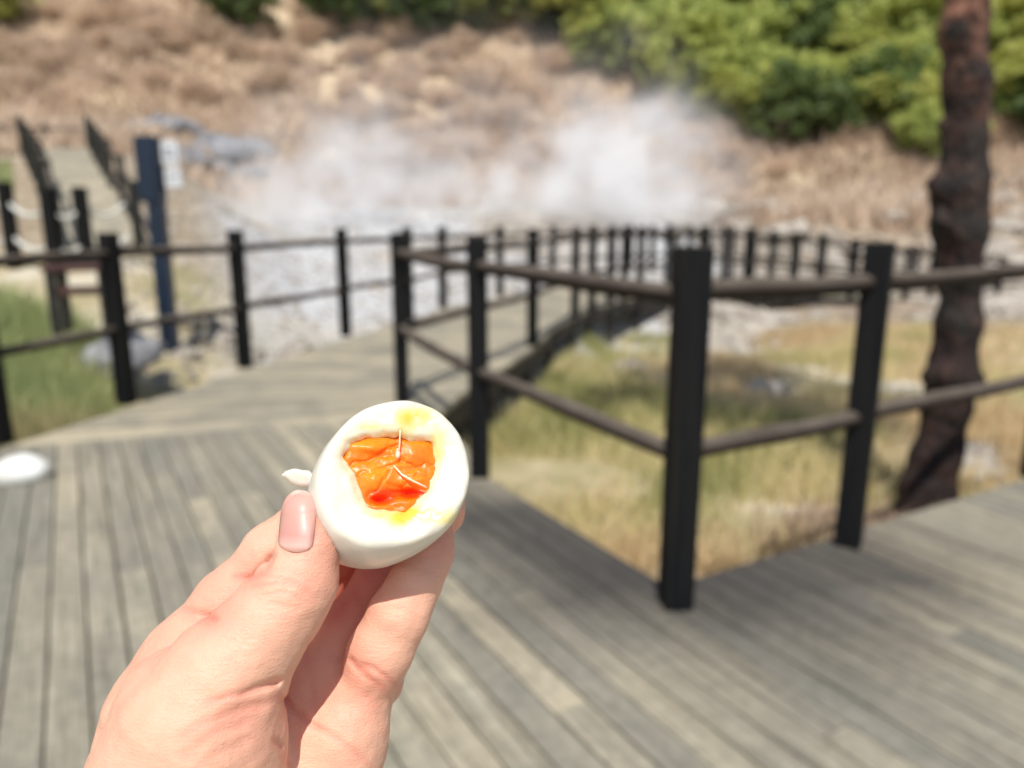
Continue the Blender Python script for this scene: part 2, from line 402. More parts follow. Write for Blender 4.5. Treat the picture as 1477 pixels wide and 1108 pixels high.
for p in (C0-Vector((0, .1)), ins(E1a, .1), ins(K, .1), ins(B0, .15), ins(LL, .1), C0+rdir*1.5-Vector((0, .1)), C0+rdir*3-Vector((0, .1)), C0+rdir*5-Vector((0, .1))):
    box_bm(bm, v3(p, -.055)+Vector((-.06, 0, 0)), v3(p, -.055)+Vector((.06, 0, 0)), .12, .7)
me = bpy.data.meshes.new('deck_substructure'); bm.to_mesh(me); bm.free()
tag(link('deck_substructure', me, M['joist'], None, False), kind='structure')

# ------------------------------------------------------------------ railings
def post_mesh(w, h, below=0.0, bev=.010, seed=0):
    bm = bmesh.new(); bmesh.ops.create_cube(bm, size=1)
    for v in bm.verts: v.co = Vector((v.co.x*w, v.co.y*w, (v.co.z+.5)*(h+below)-below))
    bmesh.ops.bevel(bm, geom=[e for e in bm.edges], offset=bev, segments=3, affect='EDGES', profile=.6)
    # slight irregularity along the shaft
    r = random.Random(seed)
    for v in bm.verts: v.co.x += r.uniform(-.0012, .0012); v.co.y += r.uniform(-.0012, .0012)
    me = bpy.data.meshes.new('post'); bm.to_mesh(me); bm.free(); return me
def log_mesh(L, r, seed=0, seg=12):
    """irregular log along +Z, length L"""
    rr = random.Random(seed); n = max(4, int(L/.12)); ph = rr.uniform(0, 6)
    V = []; Fc = []
    for i in range(n+1):
        t = i/n; z = t*L; cx = .006*math.sin(t*5+ph)*min(1, L); cy = .006*math.cos(t*4+ph*2)*min(1, L)
        ri = r*(1+.05*math.sin(t*9+ph)+rr.uniform(-.025, .025))
        for k in range(seg):
            a = k/seg*2*math.pi; q = ri*(1+.04*math.sin(3*a+ph)); V.append((cx+q*math.cos(a), cy+q*math.sin(a), z))
    for i in range(n):
        for k in range(seg):
            k2 = (k+1) % seg; Fc.append((i*seg+k, i*seg+k2, (i+1)*seg+k2, (i+1)*seg+k))
    Fc.append(tuple(range(seg-1, -1, -1))); Fc.append(tuple(n*seg+k for k in range(seg)))
    me = bpy.data.meshes.new('rail'); me.from_pydata(V, [], Fc); me.update(); return me
FARM = []
POSTM = [post_mesh(.102, 1.225, 0, .009, i) for i in range(4)]
THINM = [post_mesh(.095, 1.20, .5, .012, i+9) for i in range(3)]
def place_local(o, root, loc, quat=None):
    o.parent = root; o.location = loc - root.location
    if quat is not None: o.rotation_mode = 'QUATERNION'; o.rotation_quaternion = quat
def railing(name, label, pts, rz=None, heights=None, r=.036, meshes=None, mp='post', group=None, skip_first=False, skip_last=False, rails_mat='rail', cat='railing', rot=None, far=99):
    root = empty(name, pts[0]); tag(root, label, cat, group)
    old = meshes is not None; meshes = meshes or POSTM; heights = heights or ((.86, .42) if old else (1.075, .545))
    for i, p in enumerate(pts):
        if (i == 0 and skip_first) or (i == len(pts)-1 and skip_last): continue
        me = meshes[i % len(meshes)] if i < far else FARM[i % 3]
        o = bpy.data.objects.new('post', me); COL.objects.link(o)
        if not me.materials: me.materials.append(M[mp]); me.polygons.foreach_set('use_smooth', [False]*len(me.polygons))
        o.parent = root; o.location = p-root.location
        if i < len(pts)-1: dd = pts[i+1]-p
        else: dd = p-pts[i-1]
        o.rotation_euler = (random.uniform(-.006, .006), random.uniform(-.006, .006), (rot[i] if rot else math.atan2(dd.y, dd.x)))
    for i in range(len(pts)-1):
        for hh in heights:
            a = pts[i]+Vector((0, 0, hh)); b = pts[i+1]+Vector((0, 0, hh)); d = b-a
            if d.length < .1: continue
            me = log_mesh(d.length, r*(1 if hh > .8 else .93), seed=i*7+int(hh*10)); o = link('rail', me, M[rails_mat], None)
            place_local(o, root, a, Vector((0, 0, 1)).rotation_difference(d))
    return root
P1 = g(974, 872); P2 = g(1223, 784); P3 = g(692, 686); P4 = g(581, 580)
P5 = P2+(P2-P1).normalized()*1.55; P6 = P5+(P2-P1).normalized()*1.6
railing('railing', 'dark wooden railing turning the corner of the deck with round rails, nearest the hand', [P4, P3, P1, P2, P5, P6], rot=[rad(8), rad(3), rad(5), rad(-32), rad(29), rad(29)], r=.036)
I1 = gx(768, 7.85); I2 = gx(829, 10.25)
def denser(P, k0):
    out = list(P[:k0])
    for a, b in zip(P[k0:], P[k0+1:]):
        out.append(a)
        if (b-a).length > 1.0: out.append(a.lerp(b, .5+random.uniform(-.1, .1)))
    return out+[P[-1]]
FARM = [post_mesh(.105, 1.225, 0, .009, 60+i) for i in range(3)]
inner = [P4+Vector((.02, .02, 0)), I1, I2, gx(880, 12.1), gx(922, 13.05), gx(962, 13.75), gx(1042, 14.7), gx(1110, 15.1, -.1), gx(1179, 15.5, -.2), gx(1262, 16.1, -.35), gx(1340, 17.0, -.55), gx(1436, 18.1, -.75), gx(1540, 19.9, -.95)]
railing('railing', 'long dark railing along the right side of the curving walkway', denser(inner, 2), r=.036, skip_first=True, far=3)
outer = [g(2, 640), g(183, 583), g(354, 530), g(499, 485), gx(591, 9.85), gx(639, 11.35), gx(721, 13.15), gx(797, 14.75), gx(852, 16.0), gx(907, 16.8), gx(962, 17.4),
         gx(1017, 17.8, -.02), gx(1084, 18.2, -.1), gx(1147, 18.6, -.2), gx(1225, 19.2, -.35), gx(1317, 20.1, -.55), gx(1405, 21.2, -.75), gx(1500, 22.8, -.95)]
Lm = outer[0]+(outer[0]-outer[1]).normalized()*1.5
railing('railing', 'long dark railing along the left side of the walkway, beside the green bank', denser([Lm]+outer, 9), r=.033, far=9)

# far boardwalk that climbs the slope on the left
FA = [at(200, 350, 12.5), at(180, 302, 14.6), at(160, 268, 17.2), at(143, 240, 20.5), at(129, 214, 25)]
FB = [at(94, 356, 12.3), at(84, 306, 14.4), at(72, 268, 17.2), at(58, 240, 20.5), at(44, 214, 25)]
RB = [at(88, 360, 12.2), at(76, 310, 14.2), at(62, 270, 17.0), at(47, 241, 20.3), at(33, 215, 24.8)]
WB = Boards(); WB.warm = True
for i in range(len(FA)-1):
    a0, a1, b0, b1 = FA[i], FA[i+1], FB[i], FB[i+1]; n = max(1, round((a1-a0).length/.15))
    for k in range(n):
        q = [a0.lerp(a1, (k+.03)/n), a0.lerp(a1, (k+.97)/n), b0.lerp(b1, (k+.97)/n), b0.lerp(b1, (k+.03)/n)]
        WB.prism([(p.x, p.y, p.z) for p in q], Vector((1, 0)), 0)
tl, tr = at(-60, 212, 25.2), at(129, 212, 25.2); tl2, tr2 = at(-60, 200, 27.2), at(129, 200, 27.2)
tl.z = tr.z = tl2.z = tr2.z = FA[-1].z
n = 40
for k in range(n):
    q = [tl.lerp(tr, (k+.03)/n), tl.lerp(tr, (k+.97)/n), tl2.lerp(tr2, (k+.97)/n), tl2.lerp(tr2, (k+.03)/n)]
    WB.prism([(p.x, p.y, p.z) for p in q], Vector((0, 1)), 0)
WB.build('hillside_walkway'); tag(bpy.data.objects['hillside_walkway'], kind='structure')
OLDM = [post_mesh(.15, 1.0, .6, .012, 30)]
def resample(P, step):
    out = [P[0]]; 
    for a, b in zip(P, P[1:]):
        n = max(1, round((b-a).length/step))
        for k in range(1, n+1): out.append(a.lerp(b, k/n))
    return out
railing('railing', 'weathered railing on the right side of the far walkway climbing the slope', resample(FA, 2.1), meshes=OLDM, mp='oldpost', r=.04)
railing('railing', 'weathered railing on the left side of the far walkway, ending near the rope fence', resample(RB, 2.1), meshes=OLDM, mp='oldpost', r=.04)
railing('railing', 'low railing across the far top end of the climbing walkway', resample([tl2+Vector((0, 0, 0)), tr2], 1.7), meshes=OLDM, mp='oldpost', r=.035)

# rope fence
def tube_path(P, r, seg=8):
    V = []; Fc = []; n = len(P)
    for i, p in enumerate(P):
        d = (P[min(i+1, n-1)]-P[max(i-1, 0)]).normalized(); s = d.cross(Vector((0, .3, 1))).normalized(); u = s.cross(d)
        for k in range(seg):
            a = k/seg*2*math.pi; V.append(p+s*(r*math.cos(a))+u*(r*math.sin(a)))
    for i in range(n-1):
        for k in range(seg): k2 = (k+1) % seg; Fc.append((i*seg+k, i*seg+k2, (i+1)*seg+k2, (i+1)*seg+k))
    Fc.append(tuple(range(seg-1, -1, -1))); Fc.append(tuple((n-1)*seg+k for k in range(seg)))
    me = bpy.data.meshes.new('tube'); me.from_pydata([tuple(v) for v in V], [], Fc); me.update(); return me
rp = [at(-60, 350, 10.8), at(17, 350, 11), at(78, 362, 10.6), at(124, 358, 10.9), at(185, 352, 11.6)]
root = empty('rope_fence', rp[1]); tag(root, 'low fence of dark square posts with two sagging white ropes', 'fence')
RM = post_mesh(.16, .86, .7, .012, 44); RM.materials.append(M['post'])
for i, p in enumerate(rp[:-1]):
    o = bpy.data.objects.new('post', RM); COL.objects.link(o); o.parent = root; o.location = p-root.location
for hh in (.60, .12):
    for a, b in zip(rp, rp[1:]):
        P = []
        for k in range(13):
            t = k/12; P.append(a.lerp(b, t)+Vector((0, 0, hh-.16*4*t*(1-t)))-root.location)
        link('rope', tube_path(P, .03), M['rope'], root)

# sign post beside the walkway
sp = at(247, 508, 8.9); sb = sp.z
root = empty('signpost', sp); tag(root, 'tall navy square signpost with white notice plates, standing beyond the left railing', 'signpost')
def box_obj(name, c, size, mat, parent, bev=.006):
    bm = bmesh.new(); bmesh.ops.create_cube(bm, size=1)
    for v in bm.verts: v.co = Vector((v.co.x*size[0]+c[0], v.co.y*size[1]+c[1], v.co.z*size[2]+c[2]))
    bmesh.ops.bevel(bm, geom=list(bm.edges), offset=bev, segments=2, affect='EDGES')
    me = bpy.data.meshes.new(name); bm.to_mesh(me); bm.free(); return link(name, me, mat, parent, False)
topz = at(213, 198, 8.9).z - sp.z
box_obj('pole', (0, 0, (topz-.1)/2-.2), (.17, .17, topz-.1+.4), M['navy'], root, .012)
box_obj('housing', (-.03, 0, topz-.36), (.25, .22, .74), M['navy'], root, .02)
pl = box_obj('notice_plate', (.20, .02, topz-.17), (.20, .03, .27), M['white'], root)
box_obj('lettering', (.20, .002, topz-.13), (.12, .006, .025), M['greyink'], pl, .001); box_obj('lettering', (.20, .002, topz-.20), (.14, .006, .02), M['greyink'], pl, .001)
pl = box_obj('notice_plate', (.22, .02, topz-.45), (.19, .03, .22), M['white'], root)
box_obj('lettering', (.22, .002, topz-.43), (.12, .006, .025), M['greyink'], pl, .001)
box_obj('bracket', (.10, .03, topz-.32), (.03, .05, .6), M['navy'], root, .004)

# red-brown bench behind the railing
bp0 = at(125, 456, 7.0); root = empty('bench', bp0, rad(12)); tag(root, 'small red-brown wooden bench behind the left railing at the edge of the grass', 'bench')
for sx in (-.22, .22):
    for sy in (-.14, .14): box_obj('leg', (sx, sy, .14), (.075, .075, .58), M['joist'], root, .008)
box_obj('seat', (0, 0, .46), (.56, .40, .06), M['redwood'], root, .01)
box_obj('stretcher', (0, -.1, .25), (.36, .05, .08), M['redwood'], root, .008)
box_obj('seat_board', (0, .08, .51), (.50, .20, .035), M['joist'], root, .006)

# ------------------------------------------------------------------ rocks
def rock_mesh(name, seed, sx, sy, sz, rough=.35, sub=3):
    bm = bmesh.new(); bmesh.ops.create_icosphere(bm, subdivisions=sub, radius=1)
    P = np.array([v.co[:] for v in bm.verts]); n = fbm(P*1.3+seed*7.3, 4)*rough + np.abs(fbm(P*3+seed, 3))*rough*.5
    for v, k in zip(bm.verts, n):
        v.co *= 1+float(k); v.co = Vector((v.co.x*sx, v.co.y*sy, max(v.co.z, -.5)*sz))
    me = bpy.data.meshes.new(name); bm.to_mesh(me); bm.free(); return me
sm = rock_mesh('white_stone', 3, .130, .10, .088, .10, 4)
o = link('white_stone', sm, M['stone']); o.location = g(33, 692)+Vector((0, 0, .045)); o.rotation_euler = (0, 0, rad(10))
tag(o, 'smooth white oval stone lying on the deck planks by the left railing post', 'stone')
rocks = [rock_mesh('boulder', s, 1, 1, .7, .5, 3) for s in range(4)]
for r_ in rocks: r_.materials.append(M['rock']); r_.polygons.foreach_set('use_smooth', [True]*len(r_.polygons))
grk = [rock_mesh('boulder', s+10, 1, 1, .7, .5, 3) for s in range(2)]
for r_ in grk: r_.materials.append(M['greyrock']); r_.polygons.foreach_set('use_smooth', [True]*len(r_.polygons))
def boulder(me, x, y, s, label, group, dz=0):
    o = bpy.data.objects.new('boulder', me); COL.objects.link(o); o.location = (x, y, tz(x, y)+s*.15+dz)
    o.rotation_euler = (random.uniform(-.3, .3), random.uniform(-.3, .3), random.uniform(0, 6.28)); o.scale = (s*random.uniform(.8, 1.3), s, s*random.uniform(.7, 1)); tag(o, label, 'boulder', group)
rr = random.Random(5)
for k in range(34):
    px = rr.uniform(960, 1470); Yd = rr.uniform(20.5, 28); p = gx(px, Yd)
    boulder(rocks[k % 4], p.x, p.y, rr.uniform(.25, .7), 'pale rounded boulder in the rock field beyond the far walkway railing', 'pale boulders beyond the far walkway')
for k in range(16):
    px = rr.uniform(200, 380); Yd = rr.uniform(26, 31); p = gx(px, Yd)
    boulder(grk[k % 2], p.x, p.y, rr.uniform(.4, 1.1), 'grey boulder in the pile at the foot of the brown slope', 'grey boulders at the foot of the slope')
for k in range(24):
    px = rr.uniform(215, 520); p = gx(px, rr.uniform(7.6, 10.5))
    if px > 330 and p.y < 9.6: continue
    boulder(rocks[k % 4], p.x, p.y, rr.uniform(.07, .2), 'small pale rock on the yellowish shore beside the left railing', 'small rocks on the shore')
p = gx(180, 7.2); boulder(grk[0], p.x, p.y, .36, 'olive grey boulder behind the left railing post next to the bench', None, .35)
for px, py in ((905, 522), (1110, 560), (1010, 505), (1180, 452), (1060, 468), (1385, 655), (1400, 470)):
    p = g(px, py, -.45); boulder(rocks[px % 4], p.x, p.y, .22, 'flat pale stone half buried in the dry grass inside the railing', 'flat stones in the dry grass', -.06)
# scree of small stones, too many to count
def scatter_stones(n, fn, smin, smax, seed):
    R = np.random.RandomState(seed); base = np.array([(1, 0, 0), (-1, 0, 0), (0, 1, 0), (0, -1, 0), (0, 0, .8), (0, 0, -.5)], float)
    tri = np.array([(0, 2, 4), (2, 1, 4), (1, 3, 4), (3, 0, 4), (2, 0, 5), (1, 2, 5), (3, 1, 5), (0, 3, 5)])
    xy = fn(R, n); z = terrain_z(xy[:, 0], xy[:, 1]); s = R.uniform(smin, smax, n)
    V = base[None]*s[:, None, None]*R.uniform(.6, 1.4, (n, 6, 1)); a = R.uniform(0, 6.28, n); ca, sa = np.cos(a), np.sin(a)
    x = V[:, :, 0]*ca[:, None]-V[:, :, 1]*sa[:, None]; y = V[:, :, 0]*sa[:, None]+V[:, :, 1]*ca[:, None]
    V = np.stack([x+xy[:, :1], y+xy[:, 1:2], V[:, :, 2]+z[:, None]], -1).reshape(-1, 3)
    Fc = (tri[None]+6*np.arange(n)[:, None, None]).reshape(-1, 3); return np_mesh('scree', V, Fc)
def f_right(R, n):
    Yd = R.uniform(12, 29, n*4); px = R.uniform(700, 1600, n*4); xy = np.stack([(px-CX)/F*Yd, Yd], -1)
    q = fbm(np.stack([xy[:, 0]*.5, xy[:, 1]*.5, 0*px], -1), 4); return xy[np.argsort(-q-.25*R.rand(n*4))[:n]]
def f_left(R, n):
    Yd = R.uniform(7.5, 30, n); px = R.uniform(150, 760, n); return np.stack([(px-CX)/F*Yd, Yd], -1)
tag(link('scree', scatter_stones(9000, f_right, .02, .16, 1), M['rock'], None, False), 'pale loose stones and rubble covering the ground beyond the far walkway', 'scree', kind='stuff')
tag(link('shore_rubble', scatter_stones(5000, f_left, .015, .08, 2), M['rock'], None, False), 'pale rubble scattered over the grey mud of the hot spring', 'rubble', kind='stuff')

# ------------------------------------------------------------------ grass
def blades(name, xy, z0, hmin, hmax, w, seed, lean=.35, tone=None):
    R = np.random.RandomState(seed); n = len(xy); h = R.uniform(hmin, hmax, n); a = R.uniform(0, 6.28, n); ln = R.uniform(0, lean, n)*h; la = R.uniform(0, 6.28, n)
    wx, wy = np.cos(a)*w, np.sin(a)*w; b = np.stack([xy[:, 0], xy[:, 1], z0], -1)
    o = np.stack([wx, wy, 0*wx], -1); lv = np.stack([np.cos(la)*ln, np.sin(la)*ln, h], -1)
    mid = b+lv*np.array([.35, .35, .6])
    V = np.stack([b-o, b+o, mid+o*.7, mid-o*.7, b+lv], 1).reshape(-1, 3)
    i = 5*np.arange(n)[:, None]
    # degenerate-free: quad + tri as tris
    Fc = np.concatenate([i+np.array([[0, 1, 2]]), i+np.array([[0, 2, 3]]), i+np.array([[3, 2, 4]])])
    r = R.rand(n) if tone is None else np.clip(tone+R.normal(0, .13, n), 0, 1)
    return np_mesh(name, V, Fc, {'rnd': np.repeat(r, 5)})
def in_poly(x, y, P):
    c = np.zeros(len(x), bool); j = len(P)-1
    for i in range(len(P)):
        xi, yi, xj, yj = P[i][0], P[i][1], P[j][0], P[j][1]
        c ^= ((yi > y) != (yj > y)) & (x < (xj-xi)*(y-yi)/(yj-yi+1e-12)+xi); j = i
    return c
deckpolys = [[tuple(p) for p in polyL], [tuple(p) for p in polyR], [(p.x, p.y) for p in PO]+[(p.x, p.y) for p in PI_[::-1]]]
def offdeck(xy): 
    k = np.ones(len(xy), bool)
    for P in deckpolys: k &= ~in_poly(xy[:, 0], xy[:, 1], P)
    return xy[k]
R = np.random.RandomState(11); n = 150000
xy = np.stack([R.uniform(-.6, 9.5, n), 2.2+10.8*R.rand(n)**1.25], -1); xy = offdeck(xy)
pch = fbm(np.stack([xy[:, 0]*.8, xy[:, 1]*.8, 0*xy[:, 0]], -1), 4)
bare = fbm(np.stack([xy[:, 0]*.55+30, xy[:, 1]*1.0, 0*xy[:, 0]], -1), 4)
PALE = [(905, 522, .30, .2), (1110, 560, .30, .14), (1010, 505, .3, .16), (1200, 452, .6, .5), (1040, 468, .45, .4), (850, 505, .2, .15), (1385, 655, .3, .3), (1300, 560, .3, .3), (960, 540, .22, .12)]
for px_, py_, sx_, sy_ in PALE:
    q_ = g(px_, py_, -.45); bare = bare+.9*np.exp(-((xy[:, 0]-q_.x)/sx_)**2-((xy[:, 1]-q_.y)/(sy_*1.6))**2)
kp = bare < .14+.25*R.rand(len(xy)); xy = xy[kp]; pch = pch[kp]
right = xy[:, 0]-.53*xy[:, 1] > 1.2      # thinner to the right
kp = ~right | (R.rand(len(xy)) < .35); xy = xy[kp]; pch = pch[kp]
tone = np.clip(.60+pch*1.35+.16*sstep(5.5, 3.0, xy[:, 1]), 0, 1)
tag(link('dry_grass', blades('dry_grass', xy, terrain_z(xy[:, 0], xy[:, 1])-.02, .04, .25, .006, 12, .8, tone), M['grass'], None, False), 'patchy dry and green grass inside the corner of the deck', 'grass', kind='stuff')
n = 50000; xy = np.stack([R.uniform(-7, -2.7, n), R.uniform(4.0, 8.2, n)], -1); xy = offdeck(xy)
pxs = CX+F*xy[:, 0]/(xy[:, 1]*math.cos(PITCH)+.25); kp = (pxs < 125+R.normal(0, 22, len(xy))) ; xy = xy[kp]
tone = np.clip(.35+fbm(np.stack([xy[:, 0], xy[:, 1], 0*xy[:, 0]], -1)*1.2)*.8+.75*sstep(6.0, 4.7, xy[:, 1]), 0, 1)
hm = .55*sstep(4.2, 5.2, xy[:, 1])
tag(link('tall_grass', blades('tall_grass', xy, terrain_z(xy[:, 0], xy[:, 1])-.03, .22, .62, .007, 13, .7, tone), M['greengrass'], None, False), 'tall green grass and weeds on the bank behind the left railing', 'grass', kind='stuff')
n = 9000; xy = np.stack([R.uniform(-20, -11, n), R.uniform(18.5, 22.5, n)], -1); pxs = CX+F*xy[:, 0]/xy[:, 1]; xy = xy[pxs < 44]
tag(link('grass_patch', blades('grass_patch', xy, terrain_z(xy[:, 0], xy[:, 1])-.03, .1, .35, .02, 14, .5, np.full(len(xy), .45)), M['greengrass'], None, False), 'small bright green patch of grass beside the far climbing walkway', 'grass', kind='stuff')
n = 110000; Yd = 25+35*R.rand(n); pxs = R.uniform(-150, 1650, n); xy = np.stack([(pxs-CX)/F*Yd, Yd], -1)
pch = fbm(np.stack([xy[:, 0]*.3, xy[:, 1]*.3, 0*xy[:, 0]], -1)+7, 4)
kp = pch > -.22+.3*(R.rand(n)-.5); xy = xy[kp]; pch = pch[kp]
tag(link('hillside_grass', blades('hillside_grass', xy, terrain_z(xy[:, 0], xy[:, 1])-.05, .25, .9, .045, 15, .9, np.clip(.45+pch*1.1, 0, 1)), M['dry_leaf'], None, False), 'dry brown grass and scrub covering the slope', 'grass', kind='stuff')

# ------------------------------------------------------------------ trees and shrubs
def crown_mesh(name, seed, nclump, nleaf, leaf, rx, rz, zc, hollow=.35, fuzz=1.0, shade=.35):
    R = np.random.RandomState(seed); d = R.normal(size=(nclump, 3)); d /= np.linalg.norm(d, axis=1)[:, None]
    rad_ = R.uniform(hollow, 1, nclump)**.6*(1+.35*fbm(d*1.6+seed*3, 3)*2)
    C = d*rad_[:, None]*np.array([rx, rx, rz])+np.array([0, 0, zc])
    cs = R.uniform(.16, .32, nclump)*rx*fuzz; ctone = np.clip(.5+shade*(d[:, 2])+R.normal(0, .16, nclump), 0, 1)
    n = nclump*nleaf; ci = np.repeat(np.arange(nclump), nleaf)
    o = R.normal(size=(n, 3)); o /= np.linalg.norm(o, axis=1)[:, None]; o *= R.rand(n, 1)**.4
    P = C[ci]+o*cs[ci][:, None]*np.array([1, 1, .7])
    a = R.normal(size=(n, 3)); a /= np.linalg.norm(a, axis=1)[:, None]; b = np.cross(a, R.normal(size=(n, 3))); b /= np.linalg.norm(b, axis=1)[:, None]
    s = leaf*R.uniform(.6, 1.3, (n, 1))
    V = np.stack([P-a*s, P+b*s*.45, P+a*s, P-b*s*.45], 1).reshape(-1, 3); Fc = np.arange(4*n).reshape(n, 4)
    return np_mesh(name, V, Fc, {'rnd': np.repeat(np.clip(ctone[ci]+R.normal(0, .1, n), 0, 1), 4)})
def limb(V, Fc, P, rs, seg=8):
    b = len(V); n = len(P)
    for i, p in enumerate(P):
        d = (P[min(i+1, n-1)]-P[max(i-1, 0)]).normalized(); s = d.cross(Vector((.31, .9, .11))).normalized(); u = s.cross(d)
        for k in range(seg):
            a = k/seg*2*math.pi; V.append(tuple(p+s*(rs[i]*math.cos(a))+u*(rs[i]*math.sin(a))))
    for i in range(n-1):
        for k in range(seg): k2 = (k+1) % seg; Fc.append((b+i*seg+k, b+i*seg+k2, b+(i+1)*seg+k2, b+(i+1)*seg+k))
def trunk_mesh(name, seed, h, r, nb, spread):
    rr = random.Random(seed); V = []; Fc = []
    P = [Vector((rr.uniform(-.06, .06)*h*i/6, rr.uniform(-.06, .06)*h*i/6, h*i/6-.25)) for i in range(7)]
    limb(V, Fc, P, [r*(1-.12*i) for i in range(7)])
    for k in range(nb):
        s = P[rr.randint(1, 5)]; a = rr.uniform(0, 6.28); e = Vector((math.cos(a)*spread, math.sin(a)*spread, rr.uniform(.3, .8)*h))
        limb(V, Fc, [s, s+e*.4+Vector((0, 0, .1)), s+e*.75+Vector((0, 0, .25)), s+e], [r*.5, r*.36, r*.22, r*.08], 6)
    me = bpy.data.meshes.new(name); me.from_pydata(V, [], Fc); me.update(); return me
def proto(cm, tm, mat, tmat):
    cm.materials.append(M[mat]); tm.materials.append(M[tmat]); tm.polygons.foreach_set('use_smooth', [True]*len(tm.polygons)); return cm, tm
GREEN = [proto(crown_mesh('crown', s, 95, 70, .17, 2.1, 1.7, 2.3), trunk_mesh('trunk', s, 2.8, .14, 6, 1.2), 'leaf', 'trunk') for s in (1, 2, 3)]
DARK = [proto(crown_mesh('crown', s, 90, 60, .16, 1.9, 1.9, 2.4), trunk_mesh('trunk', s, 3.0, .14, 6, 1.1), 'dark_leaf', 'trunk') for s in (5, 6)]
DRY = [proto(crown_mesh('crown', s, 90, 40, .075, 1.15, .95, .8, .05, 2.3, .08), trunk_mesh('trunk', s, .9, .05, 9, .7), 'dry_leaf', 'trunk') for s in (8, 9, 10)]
def plant(name, pr, x, y, s, label, cat, group, sz=1.0):
    root = empty(name, (x, y, tz(x, y)-.05), random.uniform(0, 6.28)); root.scale = (s, s, s*sz); tag(root, label, cat, group)
    for nm, me in (('crown', pr[0]), ('trunk', pr[1])):
        o = bpy.data.objects.new(nm, me); COL.objects.link(o); o.parent = root
    return root
def hill_at(px, py):           # where the sight line meets the slope
    r = ray(px, py); t = 20.0
    while t < 120:
        x, y, z = r.x*t, r.y*t, H+r.z*t
        if terrain_z(np.array([x]), np.array([y]), False)[0] > z: return x, y
        t += .4
    return r.x*60, r.y*60
rr = random.Random(21)
gt = [(px_, 22+rr.uniform(-12, 8), rr.uniform(.8, 1.15)) for px_ in range(480, 840, 34)]
for row, (py, x0, x1, n, s) in enumerate(((185, 1060, 1330, 5, .85), (165, 1240, 1290, 1, .8), (150, 940, 1330, 6, .95), (110, 900, 1480, 8, 1.05), (80, 840, 900, 2, .8), (60, 850, 1520, 8, 1.15), (30, 640, 1540, 10, 1.25), (-20, 560, 1580, 11, 1.4), (215, 1340, 1350, 1, .6), (170, 1420, 1520, 2, .9))):
    for k in range(n):
        gt.append((x0+(x1-x0)*(k+.5)/n+rr.uniform(-22, 22), py+rr.uniform(-14, 14), s*rr.uniform(.8, 1.2)))
for i, (px, py, s) in enumerate(gt):
    x, y = hill_at(px, py+32); dk = (px < 830 and py < 60 and rr.random() < .7) or rr.random() < .2
    plant('broadleaf_tree', (DARK if dk else GREEN)[i % 2], x, y, s, 'dark green rounded tree in the wood on the slope' if dk else 'bright green rounded tree in the wood on the slope', 'tree', 'dark trees on the slope' if dk else 'bright green trees on the slope')
for i, (px, py, s, lb) in enumerate(((345, 36, 1.0, 'dark green shrub standing alone on the brown slope, upper left'), (325, 6, .9, 'dark green shrub just above the lone one on the brown slope'), (-5, 20, .9, 'yellow-green shrub at the top left edge of the slope'), (1375, 215, .5, 'yellow-green bush low on the slope right beside the tall trunk'), (860, 90, .55, 'light green bush hanging lowest at the left end of the wood'))):
    x, y = hill_at(px, py+25); plant('shrub', (DARK if i in (0, 1) else GREEN)[i % 2], x, y, s, lb, 'shrub', None)
k = 0
while k < 240:
    px = rr.uniform(-60, 1600); py = rr.uniform(-40, 265)
    if px > 840 and py < 185: continue
    if px < 480 and py > 150: continue
    if px > 1040 and py > 215 and rr.random() < .8: continue
    x, y = hill_at(px, py)
    if y < 26: continue
    plant('dry_shrub', DRY[k % 3], x, y, rr.uniform(.3, .9), 'leafless dry brown shrub on the slope', 'shrub', 'dry shrubs on the slope', rr.uniform(.7, 1.1)); k += 1

